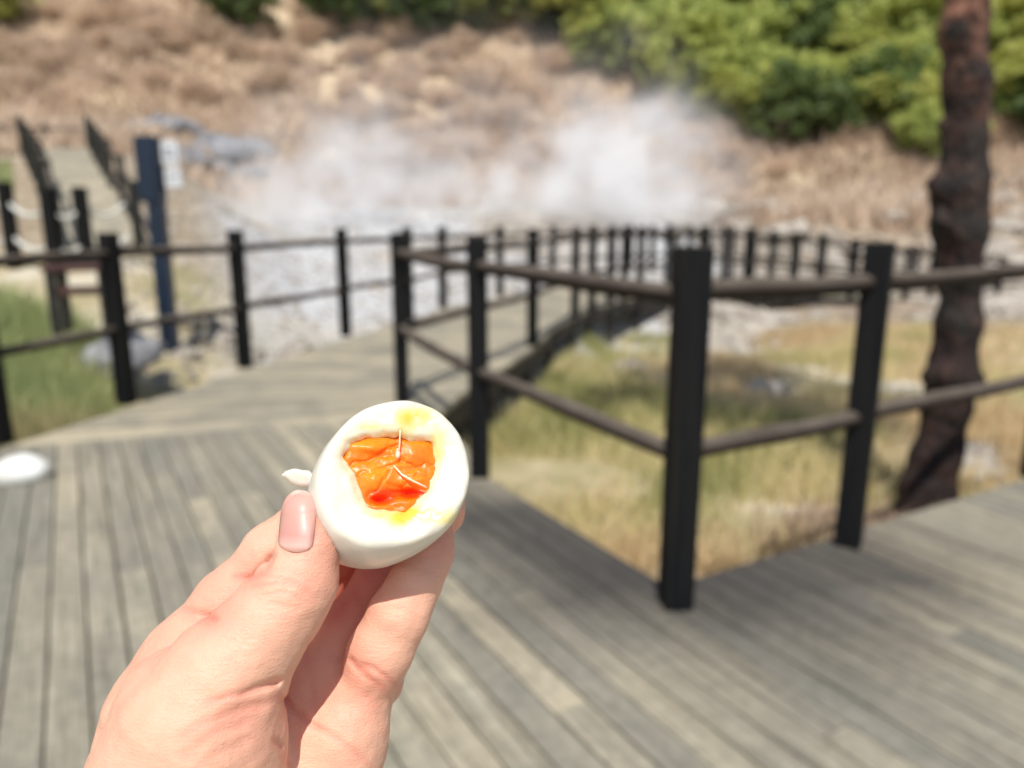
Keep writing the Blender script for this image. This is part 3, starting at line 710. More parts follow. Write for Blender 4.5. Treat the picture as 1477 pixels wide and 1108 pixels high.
# ------------------------------------------------------------------ surface nets
def smin(a, b, k):
    h = np.maximum(k-np.abs(a-b), 0)/k; return np.minimum(a, b)-h*h*k*.25
def smax(a, b, k): return -smin(-a, -b, k)
def polygonise(fn, lo, hi, vox, blk=6):
    lo = np.array(lo, float); n = np.ceil((np.array(hi)-lo)/vox/blk).astype(int)
    cs = vox*blk
    ci = np.stack(np.meshgrid(*[np.arange(k) for k in n], indexing='ij'), -1).reshape(-1, 3)
    cen_ = lo+(ci+.5)*cs; fc = fn(cen_.astype(np.float32))
    F_ = np.repeat(np.repeat(np.repeat(fc.reshape(n), blk, 0), blk, 1), blk, 2).astype(np.float32)
    act = ci[np.abs(fc) < cs*1.25]
    loc = np.stack(np.meshgrid(*[np.arange(blk)]*3, indexing='ij'), -1).reshape(-1, 3)
    for s in range(0, len(act), 4000):
        gi = (act[s:s+4000, None]*blk+loc[None]).reshape(-1, 3); F_[gi[:, 0], gi[:, 1], gi[:, 2]] = fn((lo+gi*vox).astype(np.float32))
    ins_ = F_ < 0
    cnt = np.zeros(tuple(d-1 for d in F_.shape), np.uint8)
    offs = [(i, j, k) for i in (0, 1) for j in (0, 1) for k in (0, 1)]
    sl = lambda o: tuple(slice(o[a], F_.shape[a]-1+o[a]) for a in range(3))
    for o in offs: cnt += ins_[sl(o)]
    cells = np.argwhere((cnt > 0) & (cnt < 8)); vid = np.full(cnt.shape, -1, np.int32); vid[tuple(cells.T)] = np.arange(len(cells))
    acc = np.zeros((len(cells), 3)); w = np.zeros(len(cells))
    val = {o: F_[tuple((cells+np.array(o)).T)] for o in offs}
    for a in offs:
        for ax in range(3):
            if a[ax]: continue
            b = list(a); b[ax] = 1; b = tuple(b); va, vb = val[a], val[b]; m = (va < 0) != (vb < 0)
            t = np.where(m, va/(va-vb+1e-20), 0); p = np.array(a, float)[None].repeat(len(cells), 0); p[:, ax] = t
            acc += p*m[:, None]; w += m
    V = lo+(cells+acc/w[:, None])*vox; faces = []
    for ax in range(3):
        s0 = [slice(1, -1)]*3; s1 = [slice(1, -1)]*3; s0[ax] = slice(0, -1); s1[ax] = slice(1, None)
        A = ins_[tuple(s0)]; Bq = ins_[tuple(s1)]; e = np.argwhere(A != Bq)
        if not len(e): continue
        flip = A[tuple(e.T)]
        base = e.copy(); 
        for q in range(3):
            if q != ax: base[:, q] += 1
        u, v = [(1, 2), (2, 0), (0, 1)][ax]
        def cell(du, dv):
            c = base.copy(); c[:, u] -= du; c[:, v] -= dv; return vid[tuple(c.T)]
        q = np.stack([cell(1, 1), cell(0, 1), cell(0, 0), cell(1, 0)], -1); q[~flip] = q[~flip][:, ::-1]; faces.append(q)
    Fc = np.concatenate(faces); Fc = Fc[(Fc >= 0).all(1)]
    return V, Fc
def cp(px, py, d): return np.array([(px-CX)/F*d, -(py-CY)/F*d, -d], np.float32)
def cone(p, a, ra, b, rb):
    ab = b-a; t = np.clip(((p-a)@ab)/(ab@ab), 0, 1); q = p-a-t[:, None]*ab; return np.sqrt((q*q).sum(1))-(ra+(rb-ra)*t)
def chain_sdf(p, C, k=.004):
    f = None
    for (x0, y0, d0, r0), (x1, y1, d1, r1) in zip(C, C[1:]):
        c = cone(p, cp(x0, y0, d0), r0*d0/F, cp(x1, y1, d1), r1*d1/F); f = c if f is None else smin(f, c, k)
    return f
def poly_d(u, v, P):
    """signed distance in px to a closed polygon"""
    d = np.full(len(u), 1e9, np.float32); ins_ = np.zeros(len(u), bool); j = len(P)-1
    for i in range(len(P)):
        ax, ay = P[j]; bx, by = P[i]; ex, ey = bx-ax, by-ay
        t = np.clip(((u-ax)*ex+(v-ay)*ey)/(ex*ex+ey*ey), 0, 1); d = np.minimum(d, np.hypot(u-ax-t*ex, v-ay-t*ey))
        ins_ ^= ((by > v) != (ay > v)) & (u < (ax-bx)*(v-by)/(ay-by+1e-9)+bx); j = i
    return np.where(ins_, -d, d)
def line_d(u, v, P):
    d = np.full(len(u), 1e9, np.float32)
    for (ax, ay), (bx, by) in zip(P, P[1:]):
        ex, ey = bx-ax, by-ay; t = np.clip(((u-ax)*ex+(v-ay)*ey)/(ex*ex+ey*ey), 0, 1); d = np.minimum(d, np.hypot(u-ax-t*ex, v-ay-t*ey))
    return d
def crease_w(u, v, P):
    """distance to the polyline and a weight that fades towards its far end"""
    d = np.full(len(u), 1e9, np.float32); w = np.zeros(len(u), np.float32); n = len(P)-1
    for i, ((ax, ay), (bx, by)) in enumerate(zip(P, P[1:])):
        ex, ey = bx-ax, by-ay; t = np.clip(((u-ax)*ex+(v-ay)*ey)/(ex*ex+ey*ey), 0, 1); q = np.hypot(u-ax-t*ex, v-ay-t*ey)
        m = q < d; d = np.where(m, q, d); w = np.where(m, (i+t)/n, w)
    return d, np.clip(1.15-w**1.6*1.1, 0, 1)*np.clip(w*8+.55, 0, 1)
def uv_of(p): return CX+F*p[:, 0]/-p[:, 2], CY-F*p[:, 1]/-p[:, 2]

# ------------------------------------------------------------------ egg
EC = cp(558.5, 701, .2435); th = rad(49)
e1 = np.array([math.cos(th), math.sin(th), .10]); e1 /= np.linalg.norm(e1)
en = np.array([.27, .38, .885]); en /= np.linalg.norm(en)
e2 = np.cross(np.array([0, 0, 1.]), e1); e2 /= np.linalg.norm(e2); e3 = np.cross(e1, e2)
HCUT = .0102
def egg_base(p):
    q = p-EC; a = q@e1; b = q@e2; c = q@e3
    s = 1+.075*np.clip(a/.03, -1, 1)
    r = np.sqrt((a/.0296)**2+(b/(.0242*s))**2+(c/(.0245*s))**2); return (r-1)*.0255
CAV = [(497, 661), (505, 641), (530, 632), (552, 629), (575, 629), (588, 635), (607, 637), (622, 634), (629, 661), (627, 686), (617, 709), (602, 722), (583, 737), (554, 734), (531, 732), (521, 722), (517, 701), (510, 684), (500, 675)]
def white_f(p):
    f = egg_base(p); q = p-EC; h = q@en; u, v = uv_of(p)
    f = f + fbm(p*60, 2)*.0009 + fbm(p*190, 2)*.00018
    tw = np.clip((np.hypot((u-572)/105, (v-686)/90)), 0, 1.3)
    u, v = uv_of(p); pd0 = poly_d(u, v, CAV)
    cut = h-(-.0016*np.exp(-(np.clip(pd0, 0, None)/7.0)**2)+HCUT+fbm(p*80+3, 2)*.0030+fbm(p*260, 3)*.0006-.0016*(1-tw**2))
    f = smax(f, cut, .0024)
    w = u*0; pd = poly_d(u+fbm(p*300, 2)*9, v+fbm(p*300+9, 2)*9, CAV)*.243/F+.0006
    cav = smax(pd, -(h-(HCUT-.0105)), .002)
    return smax(f, -cav, .0022)
def yolk_h(p, u, v):
    h = .0072*np.ones(len(u))
    for x, y, sx, sy, a in ((532, 645, 22, 9, .0022), (600, 655, 20, 16, .0018), (540, 690, 18, 15, .0022), (598, 690, 18, 9, .0014), (548, 722, 14, 6, -.0042), (590, 712, 15, 7, -.0045), (568, 712, 14, 9, -.0020), (566, 668, 9, 9, .0008), (575, 732, 18, 5, -.001)):
        h = h+a*np.exp(-((u-x)/sx)**2-((v-y)/sy)**2)
    wu = vnoise(p*420)*11; wv = vnoise(p*420+5)*11
    for L, w, a in (([(500, 668), (530, 664), (560, 652), (575, 640)], 2.6, .0016), ([(512, 690), (530, 680), (556, 672), (580, 664)], 2.2, .0012), ([(560, 680), (548, 700), (530, 718)], 2.4, .0013), ([(575, 668), (600, 676), (625, 668)], 2.2, .0012), ([(585, 690), (605, 684), (624, 690)], 2.0, .0012), ([(560, 700), (585, 698), (612, 706)], 2.2, .0012)):
        h = h-a*.62*np.exp(-(line_d(u+wu, v+wv, L)/(w*1.25))**2)
    return h+fbm(p*210, 3)*.0008+fbm(p*900, 2)*.00012
def yolk_f(p):
    u, v = uv_of(p); h = (p-EC)@en
    pd = (poly_d(u, v, CAV)-4)*.243/F
    return smax(smax(pd, h-yolk_h(p, u, v), .0026), -(h-(HCUT-.012)), .001)
bx = (np.array([.033]*3))
egg_root = empty('boiled_egg', (0, 0, 0)); tag(egg_root, 'peeled soft-boiled egg with a bitten face showing orange yolk, held in the fingers', 'egg')
# every piece of the egg and the hand is modelled in a frame that is then set in the world
egg_root.location = CAMM @ Vector(EC.tolist()); egg_root.rotation_euler = CAMM.to_euler()
def to_local(V): return V-EC
V, Fc = polygonise(white_f, EC-bx, EC+bx, .00045)
u, v = uv_of(V); hh = (V-EC)@en
near = np.exp(-np.clip(poly_d(u, v, CAV), 0, None)/9.0)
yel = .0*u
for x, y, sx, sy, a in ((592, 742, 24, 9, 1.0), (600, 600, 30, 12, .55), (584, 612, 14, 18, .3), (575, 752, 12, 8, .5), (540, 616, 20, 5, .35), (632, 640, 10, 22, .3), (545, 742, 20, 5, .4), (640, 745, 22, 12, .35)):
    yel = yel+a*np.exp(-((u-x)/sx)**2-((v-y)/sy)**2)
yel = np.clip(yel*(.6+1.4*(fbm(V*350, 3)+.5))+near*.25, 0, 1)*(hh > HCUT*.2)
def white_mat():
    m, t, b = new_mat('egg_white'); T = NT(t)
    c = T.ramp(T.attr('yel'), [(0, (.74, .705, .605)), (.35, (.78, .69, .33)), (1, (.80, .57, .07))])
    T.l(c, b.inputs['Base Color']); b.inputs['Roughness'].default_value = .32; b.inputs['Subsurface Weight'].default_value = .8
    b.inputs['Subsurface Radius'].default_value = (1, .8, .5); b.inputs['Subsurface Scale'].default_value = .004
    b.inputs['Coat Weight'].default_value = .25; b.inputs['Coat Roughness'].default_value = .15
    T.bump(T.noise(T.coord(), 400, 4), b, .15, .0004); return m
def yolk_mat():
    m, t, b = new_mat('soft_yolk'); T = NT(t)
    n = T.noise(T.coord(), 260, 4)
    c = T.ramp(T.math('ADD', T.attr('deep'), T.math('MULTIPLY', T.math('SUBTRACT', n, .5), .5)), [(.0, (1., .27, .006)), (.45, (1., .18, .001)), (1, (.95, .05, .0))])
    T.l(c, b.inputs['Base Color']); b.inputs['Roughness'].default_value = .42; b.inputs['Subsurface Weight'].default_value = .7
    b.inputs['Subsurface Radius'].default_value = (1, .35, .05); b.inputs['Subsurface Scale'].default_value = .002
    b.inputs['Coat Weight'].default_value = .06; b.inputs['Coat Roughness'].default_value = .2
    T.bump(n, b, .3, .0008); return m
link('egg_white', np_mesh('egg_white', to_local(V), Fc, {'yel': yel}), white_mat(), egg_root)
V, Fc = polygonise(yolk_f, EC-bx*.9, EC+bx*.9, .00042)
u, v = uv_of(V); dp = .0*u
for x, y, sx, sy, a in ((552, 716, 18, 10, 1.0), (595, 712, 16, 7, .9), (545, 682, 14, 12, -.3), (605, 660, 16, 20, .25), (532, 642, 22, 7, -.1)):
    dp = dp+a*np.exp(-((u-x)/sx)**2-((v-y)/sy)**2)
dp = np.clip(dp+.28+(.0074-(V-EC)@en)*90, 0, 1)
link('yolk', np_mesh('yolk', to_local(V), Fc, {'deep': dp}), yolk_mat(), egg_root)
memb, tt, bb = new_mat('egg_membrane'); bb.inputs['Base Color'].default_value = (.88, .68, .50, 1); bb.inputs['Roughness'].default_value = .25
bb.inputs['Subsurface Weight'].default_value = .3; bb.inputs['Subsurface Scale'].default_value = .002
def on_face(px, py, dh):
    """point of the line of sight on the plane dh above the egg centre along en"""
    r = cp(px, py, 1.0).astype(float); t = (EC@en+dh)/(r@en); return Vector((r*t-EC).tolist())
def strand(P, r):
    me = tube_path([on_face(*q) for q in P], r, 8); o = link('membrane', me, memb, egg_root)
strand([(577, 588, .0070), (577.5, 605, .0105), (577, 625, .0105), (576, 645, .0100), (574, 655, .0084)], .00024)
strand([(586, 600, .0085), (587, 618, .0095), (586, 634, .0082)], .00022)
strand([(568, 672, .0080), (580, 685, .0092), (596, 694, .0096), (615, 703, .0094)], .00030)
me = rock_mesh('membrane_knot', 2, .0008, .0014, .0008, .3, 2); o = link('membrane', me, memb, egg_root); o.location = on_face(574, 656, .0083)
# torn scrap of white behind the egg
def flap_f(p):
    u, v = uv_of(p); pd = poly_d(u, v, [(404, 686), (411, 679), (424, 676), (446, 679), (456, 690), (452, 702), (436, 703), (420, 698)])*.259/F
    bend = ((u-425)/30)**2*.0012; return smax(pd, np.abs(-p[:, 2]-.2585+bend)-.0012, .0016)+fbm(p*250, 2)*.0004
V, Fc = polygonise(flap_f, cp(392, 712, .266)-.002, cp(480, 660, .25)+.004, .0004)
link('torn_scrap', np_mesh('torn_scrap', to_local(V), Fc, {'yel': np.zeros(len(V))}), bpy.data.materials['egg_white'], egg_root)

# ------------------------------------------------------------------ hand
THUMB = [(441, 743, .2335, 31), (446, 785, .2320, 37), (433, 838, .2300, 48), (408, 874, .2280, 54), (376, 914, .2260, 61), (328, 966, .2235, 74)]
THEN = [(328, 966, .2235, 74), (290, 1045, .2225, 101), (254, 1150, .2250, 121), (215, 1330, .2350, 140)]
THEN2 = [(345, 1003, .2245, 56), (325, 1090, .2250, 74), (290, 1230, .2300, 92)]
INDEX = [(276, 945, .258, 58), (330, 872, .2600, 46), (396, 797, .2640, 41), (450, 752, .2700, 36), (510, 728, .2755, 33), (545, 705, .2765, 29)]
BACK = [(276, 945, .258, 58), (240, 1035, .257, 77), (232, 1140, .255, 99), (205, 1330, .252, 130)]
PALM = [(330, 1010, .2660, 80), (400, 1060, .2640, 95), (400, 1180, .2600, 120), (330, 1330, .2550, 150)]
PALM2 = [(455, 985, .2620, 52), (440, 1060, .2600, 72), (420, 1200, .2560, 110)]
PALM3 = [(516, 1006, .2555, 47), (492, 1062, .2540, 62), (455, 1170, .2530, 88), (400, 1330, .2520, 120)]
RING = [(634, 768, .2690, 20), (622, 795, .2640, 28), (600, 838, .2580, 34), (574, 888, .2540, 39), (548, 942, .2530, 41), (524, 1000, .2560, 44)]
MID = [(655, 717, .2740, 16), (640, 740, .2770, 25), (598, 782, .2790, 31), (550, 838, .2770, 34), (505, 905, .2710, 37), (478, 960, .2640, 44)]
FILL = [(530, 785, .2900, 32), (480, 815, .2920, 34), (452, 880, .2880, 34), (430, 950, .2740, 44)]
PINKY = [(548, 985, .2700, 34), (566, 915, .2830, 27), (560, 862, .2860, 25), (535, 840, .2830, 22)]
CREASES = [ # polyline, width px, depth m
 ([(402, 981), (380, 991), (347, 1001), (300, 1012)], 3.6, .0024), ([(392, 1010), (347, 1024), (302, 1041), (262, 1060)], 6, .0011), ([(356, 1040), (308, 1060), (263, 1086)], 6, .0008), ([(360, 1066), (318, 1084), (280, 1110)], 5, .0005),
 ([(380, 830), (412, 834), (447, 849)], 2.2, .0006), ([(366, 846), (400, 841), (428, 846), (450, 858)], 2.4, .0008), ([(378, 858), (412, 856), (452, 870)], 2.2, .0006), ([(388, 872), (420, 874), (450, 884)], 2, .0004), ([(392, 822), (420, 824), (445, 836)], 1.8, .0004),
 ([(536, 878), (575, 877), (604, 890)], 2.4, .0006), ([(530, 886), (560, 886), (596, 898)], 2, .0004), ([(523, 958), (545, 968), (558, 976), (572, 990)], 2.6, .0011), ([(506, 951), (514, 962), (530, 976), (552, 992)], 3, .0014), ([(556, 814), (590, 814), (626, 828)], 2.2, .0004),
 ([(403, 1001), (422, 1024), (445, 1044), (471, 1057), (510, 1083), (536, 1106)], 3.4, .0015), ([(396, 1066), (408, 1085), (420, 1115)], 3, .0012), ([(446, 925), (440, 960), (452, 1000), (460, 1048)], 4, .0006), ([(530, 1000), (545, 1030), (552, 1060)], 5, .0004),
 ([(393, 800), (384, 820), (364, 834), (338, 832)], 3.6, .0016), ([(310, 893), (292, 887), (268, 880)], 3.6, .0014), ([(300, 900), (284, 899), (266, 894)], 2.6, .0006),
 ([(406, 790), (404, 765), (408, 735)], 2.6, .0007), ([(406, 790), (412, 799), (440, 799), (450, 788)], 2.6, .0006), ([(450, 788), (458, 760), (459, 735)], 2.4, .0006)]
def hand_f(p, detail=True):
    thumb = smin(chain_sdf(p, THUMB, .006), smin(chain_sdf(p, THEN, .01), chain_sdf(p, THEN2, .006), .008), .007)
    back = smin(chain_sdf(p, INDEX, .006), chain_sdf(p, BACK, .01), .006)
    palm = smin(chain_sdf(p, PALM, .01), smin(chain_sdf(p, PALM2, .008), chain_sdf(p, PALM3, .008), .007), .009)
    palm = smin(palm, chain_sdf(p, FILL, .006), .006)
    body = smin(back, palm, .012)
    ring = smin(chain_sdf(p, RING, .006), 1e3, .001); mid = chain_sdf(p, MID, .006)
    body = smin(body, mid, .003); body = smin(body, ring, .002); body = smin(body, chain_sdf(p, PINKY, .006), .003)
    # web between thumb base and the back of the hand
    web = cone(p, cp(250, 1010, .236), 70*.236/F, cp(262, 985, .252), 52*.252/F)
    web2 = cone(p, cp(300, 1150, .232), 100*.232/F, cp(320, 1150, .256), 100*.256/F)
    f = smin(thumb, body, .0035); f = smin(f, web, .012); f = smin(f, web2, .010)
    if detail:
        u, v = uv_of(p); fr = -p[:, 2]
        front = np.clip((.272-fr)/.004, 0, 1)
        du = vnoise(p*330)*5; dv = vnoise(p*330+7)*5
        for L, w, a in CREASES:
            cd, cw = crease_w(u+du, v+dv, L); f = f+front*a*.66*cw*np.exp(-(cd/(w*1.35*(.7+.5*cw)))**2)
        f = f+fbm(p*140, 3)*.0007
        # gentle bulges either side of the flexed joint and the pads
    f = np.maximum(f, -(egg_base(p)+.0002))        # the fingers press round the egg
    return f
lo = np.array([-.185, -.200, -.306]); hi = np.array([-.010, -.028, -.188])
V, Fc = polygonise(hand_f, lo, hi, .00072)
u, v = uv_of(V)
red = .0*u
for x, y, s, a in ((450, 760, 45, .55), (640, 775, 40, .6), (670, 715, 30, .5), (430, 850, 45, .25), (310, 892, 24, .3), (366, 833, 24, .3), (500, 1010, 60, .35), (360, 1040, 60, .25), (520, 830, 60, .35), (560, 985, 25, .2), (300, 860, 60, .2), (520, 940, 40, .2)):
    red = red+a*np.exp(-((u-x)**2+(v-y)**2)/s**2)
for L, w, a in CREASES: red = red+.35*min(1, a/.0012)*np.exp(-(line_d(u, v, L)/(w*1.8))**2)
red = red+(1.0*np.exp(-((u-478)**2+(v-870)**2)/42**2)+.7*np.exp(-((u-535)**2+(v-800)**2)/50**2))*np.clip((-V[:, 2]-.250)/.010, 0, 1)  # shade behind the thumb and under the egg painted as deeper red
red = np.clip(red+fbm(V*60, 3)*.35, 0, 1)
def skin_mat():
    m, t, b = new_mat('skin'); T = NT(t); co = T.coord()
    c = T.ramp(T.attr('red'), [(0, (.79, .445, .305)), (.45, (.75, .35, .245)), (1, (.66, .21, .145))])
    mt = T.noise(co, 160, 5, .6); c = T.mix(T.ramp(mt, [(.42, (0, 0, 0)), (.7, (.35, .35, .35))]), c, (.72, .34, .235))
    T.l(c, b.inputs['Base Color']); b.inputs['Roughness'].default_value = .5; b.inputs['Specular IOR Level'].default_value = .35
    b.inputs['Subsurface Weight'].default_value = .35; b.inputs['Subsurface Radius'].default_value = (1, .28, .14); b.inputs['Subsurface Scale'].default_value = .005
    vo = T.n('ShaderNodeTexVoronoi'); vo.feature = 'DISTANCE_TO_EDGE'; vo.inputs['Scale'].default_value = 1100; T.l(co, vo.inputs['Vector'])
    mp = T.n('ShaderNodeMapping'); mp.inputs['Rotation'].default_value = (0, 0, rad(48)); mp.inputs['Scale'].default_value = (260, 1500, 500); T.l(co, mp.inputs[0])
    st = T.noise(mp.outputs[0], 1, 3, .6)
    hsum = T.math('ADD', T.math('MULTIPLY', vo.outputs['Distance'], .8), T.math('MULTIPLY', st, .9))
    T.bump(hsum, b, .6, .0004); return m
HB = cp(250, 1090, .24)
hand = link('hand', np_mesh('hand', V-HB, Fc, {'red': red}), skin_mat())
hand.location = CAMM @ Vector(HB.tolist()); hand.rotation_euler = CAMM.to_euler()
tag(hand, 'left hand of a person holding up the boiled egg between thumb and fingers', 'hand')
# thumbnail
na, nb = 30, 44; P = []; NA = []
top = np.array([434.5, 708.5]); bot = np.array([425.5, 794.0]); axv = bot-top; Ln = np.linalg.norm(axv); axv /= Ln; sd = np.array([-axv[1], axv[0]])*-1
for j in range(nb+1):
    t = j/nb; 
    e = (1-abs(1-min(t/.34, 1))**2.1)**.5 if t < .34 else 1.0
    e2_ = 1.0 if t < .88 else (1-((t-.88)/.12)**2*.75)**.5
    hw = (22.5+1.5*math.sin(t*3))*max(e, .02)*e2_
    for i in range(na+1):
        s = i/na*2-1; q = top+axv*(t*Ln + 2.5*(1-s*s)*(t > .8)*((t-.8)/.2))+sd*(s*hw); P.append(q); NA.append((s, t))
P = np.array(P); NA = np.array(NA); dirs = np.array([cp(x, y, 1.0) for x, y in P], np.float32)
tcur = np.full(len(P), .215, np.float32); best = np.full(len(P), 9.); bt = tcur.copy()
for _ in range(60):
    f = hand_f((dirs*tcur[:, None]).astype(np.float32), False); m_ = f < best; best = np.where(m_, f, best); bt = np.where(m_, tcur, bt)
    tcur = tcur+np.clip(f, -.001, .004)*.8
    tcur = np.minimum(tcur, .236)
dep = np.where(best < .0006, bt, .2345)
dep = np.minimum(dep, .2345)-.00022-.00035*(1-NA[:, 0]**2)*np.clip(1-NA[:, 1], .15, 1)
edge = np.clip((np.abs(NA[:, 0])-.86)/.14, 0, 1); dep = dep+edge*.0007
dep = dep+np.clip((NA[:, 1]-.93)/.07, 0, 1)*.0008
VN = dirs*dep[:, None]-HB; ii = np.arange((na+1)*(nb+1)).reshape(nb+1, na+1)
FN = np.stack([ii[:-1, :-1], ii[1:, :-1], ii[1:, 1:], ii[:-1, 1:]], -1).reshape(-1, 4)
nm, t, b = new_mat('fingernail'); T = NT(t)
c = T.ramp(T.attr('nt'), [(0, (.80, .56, .46)), (.10, (.66, .36, .29)), (.75, (.60, .29, .235)), (.93, (.68, .40, .33)), (1, (.66, .33, .25))]); T.l(c, b.inputs['Base Color'])
b.inputs['Roughness'].default_value = .46; b.inputs['Subsurface Weight'].default_value = .3; b.inputs['Subsurface Scale'].default_value = .002; b.inputs['Coat Weight'].default_value = .04; b.inputs['Coat Roughness'].default_value = .2
nail = link('fingernail', np_mesh('fingernail', VN, FN, {'nt': NA[:, 1]}), nm, hand)
md = nail.modifiers.new('thick', 'SOLIDIFY'); md.thickness = .0005; md.offset = 1

# ------------------------------------------------------------------ tall pine trunk on the right
def pine_f(p):
    f = None
    pts_ = [(1332, 745, .185), (1350, 660, .155), (1366, 590, .135), (1376, 540, .15), (1382, 470, .135), (1386, 400, .135), (1386, 330, .145), (1383, 270, .15), (1392, 200, .13), (1393, 120, .13), (1392, 40, .125), (1394, -60, .12), (1400, -250, .11)]
    Q = [np.array(at(x, y, 4.35)) for x, y, r in pts_]
    for (a, b, ra, rb) in zip(Q, Q[1:], [q[2] for q in pts_], [q[2] for q in pts_][1:]):
        c = cone(p, a, ra, b, rb); f = c if f is None else smin(f, c, .06)
    for x, y, dy, r in ((1342, 543, -.05, .07), (1362, 545, -.10, .09), (1352, 268, -.03, .08), (1356, 318, -.03, .07), (1352, 292, 0, .05), (1412, 250, -.02, .05), (1405, 548, 0, .07), (1415, 330, 0, .05), (1362, 180, 0, .05)):
        c = np.array(at(x, y, 4.35+dy)); q = p-c; f = smin(f, np.sqrt((q*q).sum(1))-r, .06)
    for x, y, r in ((1300, 755, .08), (1375, 750, .09)):
        f = smin(f, cone(p, np.array(at(1335, 705, 4.3)), .12, np.array(at(x, y+30, 4.2)), r), .08)
    ang = np.arctan2(p[:, 1]-4.35, p[:, 0]-Q[5][0])
    return f+.016+fbm(p*np.array([7, 7, 4]), 4)*.030+fbm(p*np.array([30, 30, 14]), 3)*.012
b0 = np.array(at(1332, 745, 4.35)); 
V, Fc = polygonise(pine_f, (b0[0]-.55, 3.9, -1.0), (b0[0]+1.25, 4.85, 4.6), .018)
base = Vector((float(b0[0]), 4.35, -.55))
root = empty('pine_tree', base); tag(root, 'tall pine with knobbly red-brown trunk standing just beyond the right railing', 'tree')
link('trunk', np_mesh('trunk', V-np.array(base), Fc), M['bark'], root)
topp = np.array(at(1400, -250, 4.35))-np.array(base)
VV = []; FF = []; rr = random.Random(8); tp = Vector(topp.tolist())
limb(VV, FF, [tp-Vector((0, 0, .6)), tp+Vector((.1, .1, 1.2)), tp+Vector((.0, .3, 2.6))], [.10, .09, .05])
ends = []
for k in range(11):
    a = k*2.4; s_ = tp+Vector((.05, .1, .1+k*.22)); L = 1.7-.08*k; e = Vector((math.cos(a)*L, math.sin(a)*L, .5)); ends.append(s_+e)
    limb(VV, FF, [s_, s_+e*.5+Vector((0, 0, -.05)), s_+e], [.05, .035, .015], 6)
me = bpy.data.meshes.new('branches'); me.from_pydata(VV, [], FF); me.update(); link('branches', me, M['bark'], root)
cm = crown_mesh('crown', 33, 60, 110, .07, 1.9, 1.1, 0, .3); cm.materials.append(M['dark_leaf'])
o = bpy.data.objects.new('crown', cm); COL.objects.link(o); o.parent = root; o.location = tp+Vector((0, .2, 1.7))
# dark litter at the trunk foot
n = 3500; R = np.random.RandomState(40); c = gx(1265, 3.9, -.5); xy = np.stack([c.x+R.normal(0, .28, n), 3.95+R.normal(0, .22, n)], -1); xy = offdeck(xy)
tag(link('leaf_litter', blades('leaf_litter', xy, terrain_z(xy[:, 0], xy[:, 1]), .02, .16, .006, 41, 1.2, np.full(len(xy), .1)), M['dry_leaf'], None, False), 'dark dead twigs heaped at the foot of the pine trunk', 'leaf litter', kind='stuff')

# ------------------------------------------------------------------ steam
def steam():
    m = bpy.data.materials.new('steam'); m.use_nodes = True; t = m.node_tree; t.nodes.clear(); T = NT(t)
    out = T.n('ShaderNodeOutputMaterial'); vol = T.n('ShaderNodeVolumePrincipled'); T.l(vol.outputs[0], out.inputs['Volume'])
    vol.inputs['Color'].default_value = (1, 1, 1, 1); vol.inputs['Anisotropy'].default_value = .0
    p = T.pos(); nz = T.noise(p, .8, 5, .62)
    warp = T.n('ShaderNodeTexNoise'); warp.inputs['Scale'].default_value = .35; warp.inputs['Detail'].default_value = 2; T.l(p, warp.inputs['Vector'])
    wv = T.n('ShaderNodeVectorMath', operation='MULTIPLY_ADD'); T.l(warp.outputs['Color'], wv.inputs[0]); wv.inputs[1].default_value = (3.2, 3.2, 3.2); wv.inputs[2].default_value = (-1.6, -1.6, -1.6)
    pw = T.n('ShaderNodeVectorMath', operation='ADD'); T.l(p, pw.inputs[0]); T.l(wv.outputs[0], pw.inputs[1])
    tot = None
    for px, py, Yd, rx, ry, rz, a in BLOBS:
        c = at(px, py, Yd)
        s = T.n('ShaderNodeVectorMath', operation='SUBTRACT'); T.l(pw.outputs[0], s.inputs[0]); s.inputs[1].default_value = c
        d = T.n('ShaderNodeVectorMath', operation='DIVIDE'); T.l(s.outputs[0], d.inputs[0]); d.inputs[1].default_value = (rx, ry, rz)
        ln = T.n('ShaderNodeVectorMath', operation='DOT_PRODUCT'); T.l(d.outputs[0], ln.inputs[0]); T.l(d.outputs[0], ln.inputs[1])
        g_ = T.math('MULTIPLY', T.math('EXPONENT', T.math('MULTIPLY', ln.outputs['Value'], -1.0)), a)
        tot = g_ if tot is None else T.math('ADD', tot, g_)
    nn = T.math('MULTIPLY', T.math('SUBTRACT', nz, .42, clamp=True), 4.4)
    T.l(T.math('MULTIPLY', T.math('SUBTRACT', T.math('MULTIPLY', tot, nn), .006, clamp=True), 1.0), vol.inputs['Density'])
    return m
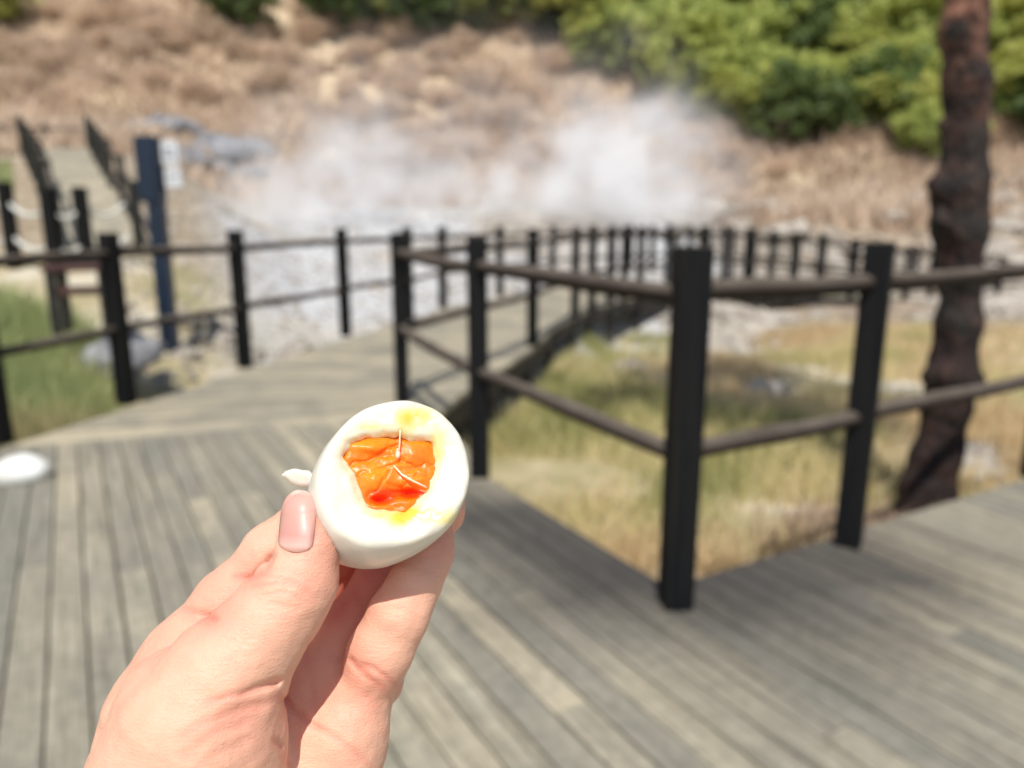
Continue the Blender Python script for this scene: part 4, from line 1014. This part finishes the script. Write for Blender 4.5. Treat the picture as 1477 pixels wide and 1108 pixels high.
BLOBS = [(880, 265, 22.5, 2.1, 2.0, 1.5, 1.6), (935, 225, 24, 1.6, 2, 1.4, .8), (760, 285, 22.5, 2.2, 2, 1.0, .8), (520, 280, 22.5, 2.7, 2.4, 1.6, .75), (430, 300, 22, 2.0, 2, 1.1, .32), (640, 250, 25, 3.2, 2, 2.2, .12), (800, 180, 26, 3.0, 2, 2.6, .09), (480, 205, 26, 3.2, 2, 2.4, .12), (930, 130, 27, 1.2, 2, 2.6, .08), (620, 140, 27, 4.5, 2, 3.0, .06)]
a = at(330, 330, 20); b = at(1080, 60, 30)
bm = bmesh.new(); bmesh.ops.create_cube(bm, size=1)
lo3 = Vector((a.x-2, 18.8, .1)); hi3 = Vector((at(1080, 200, 28).x+1, 29.5, 9.5))
for v in bm.verts: v.co = Vector([(v.co[i]+.5)*(hi3[i]-lo3[i])+lo3[i] for i in range(3)])
me = bpy.data.meshes.new('steam'); bm.to_mesh(me); bm.free()
o = link('steam', me, steam(), None, False); tag(o, 'white steam drifting up from the hot spring', 'steam', kind='stuff')

# ------------------------------------------------------------------ light
EL, AZ = rad(59), rad(-176)            # azimuth measured from forward (+Y) towards +X
sdir = Vector((math.sin(AZ)*math.cos(EL), math.cos(AZ)*math.cos(EL), math.sin(EL)))
sl = bpy.data.lights.new('sun', 'SUN'); sl.energy = 4.7; sl.angle = rad(.53); sl.color = (1, .96, .90)
so = bpy.data.objects.new('sun', sl); COL.objects.link(so); so.rotation_euler = sdir.to_track_quat('Z', 'Y').to_euler(); so.location = (0, 0, 20)
w = bpy.data.worlds.new('World'); S.world = w; w.use_nodes = True; wt = w.node_tree
sky = wt.nodes.new('ShaderNodeTexSky'); sky.sky_type = 'NISHITA'; sky.sun_disc = False; sky.sun_elevation = EL; sky.sun_rotation = AZ
bg = wt.nodes['Background']; bg.inputs[1].default_value = .13; wt.links.new(sky.outputs[0], bg.inputs[0])
S.view_settings.view_transform = 'Standard'; S.view_settings.look = 'None'; S.view_settings.exposure = 0; S.view_settings.gamma = 1
S.render.engine = 'CYCLES'
S.cycles.use_denoising = True; S.cycles.volume_bounces = 10; S.cycles.volume_step_rate = 1.0; S.cycles.volume_max_steps = 128
S.cycles.max_bounces = 8; S.cycles.transparent_max_bounces = 8
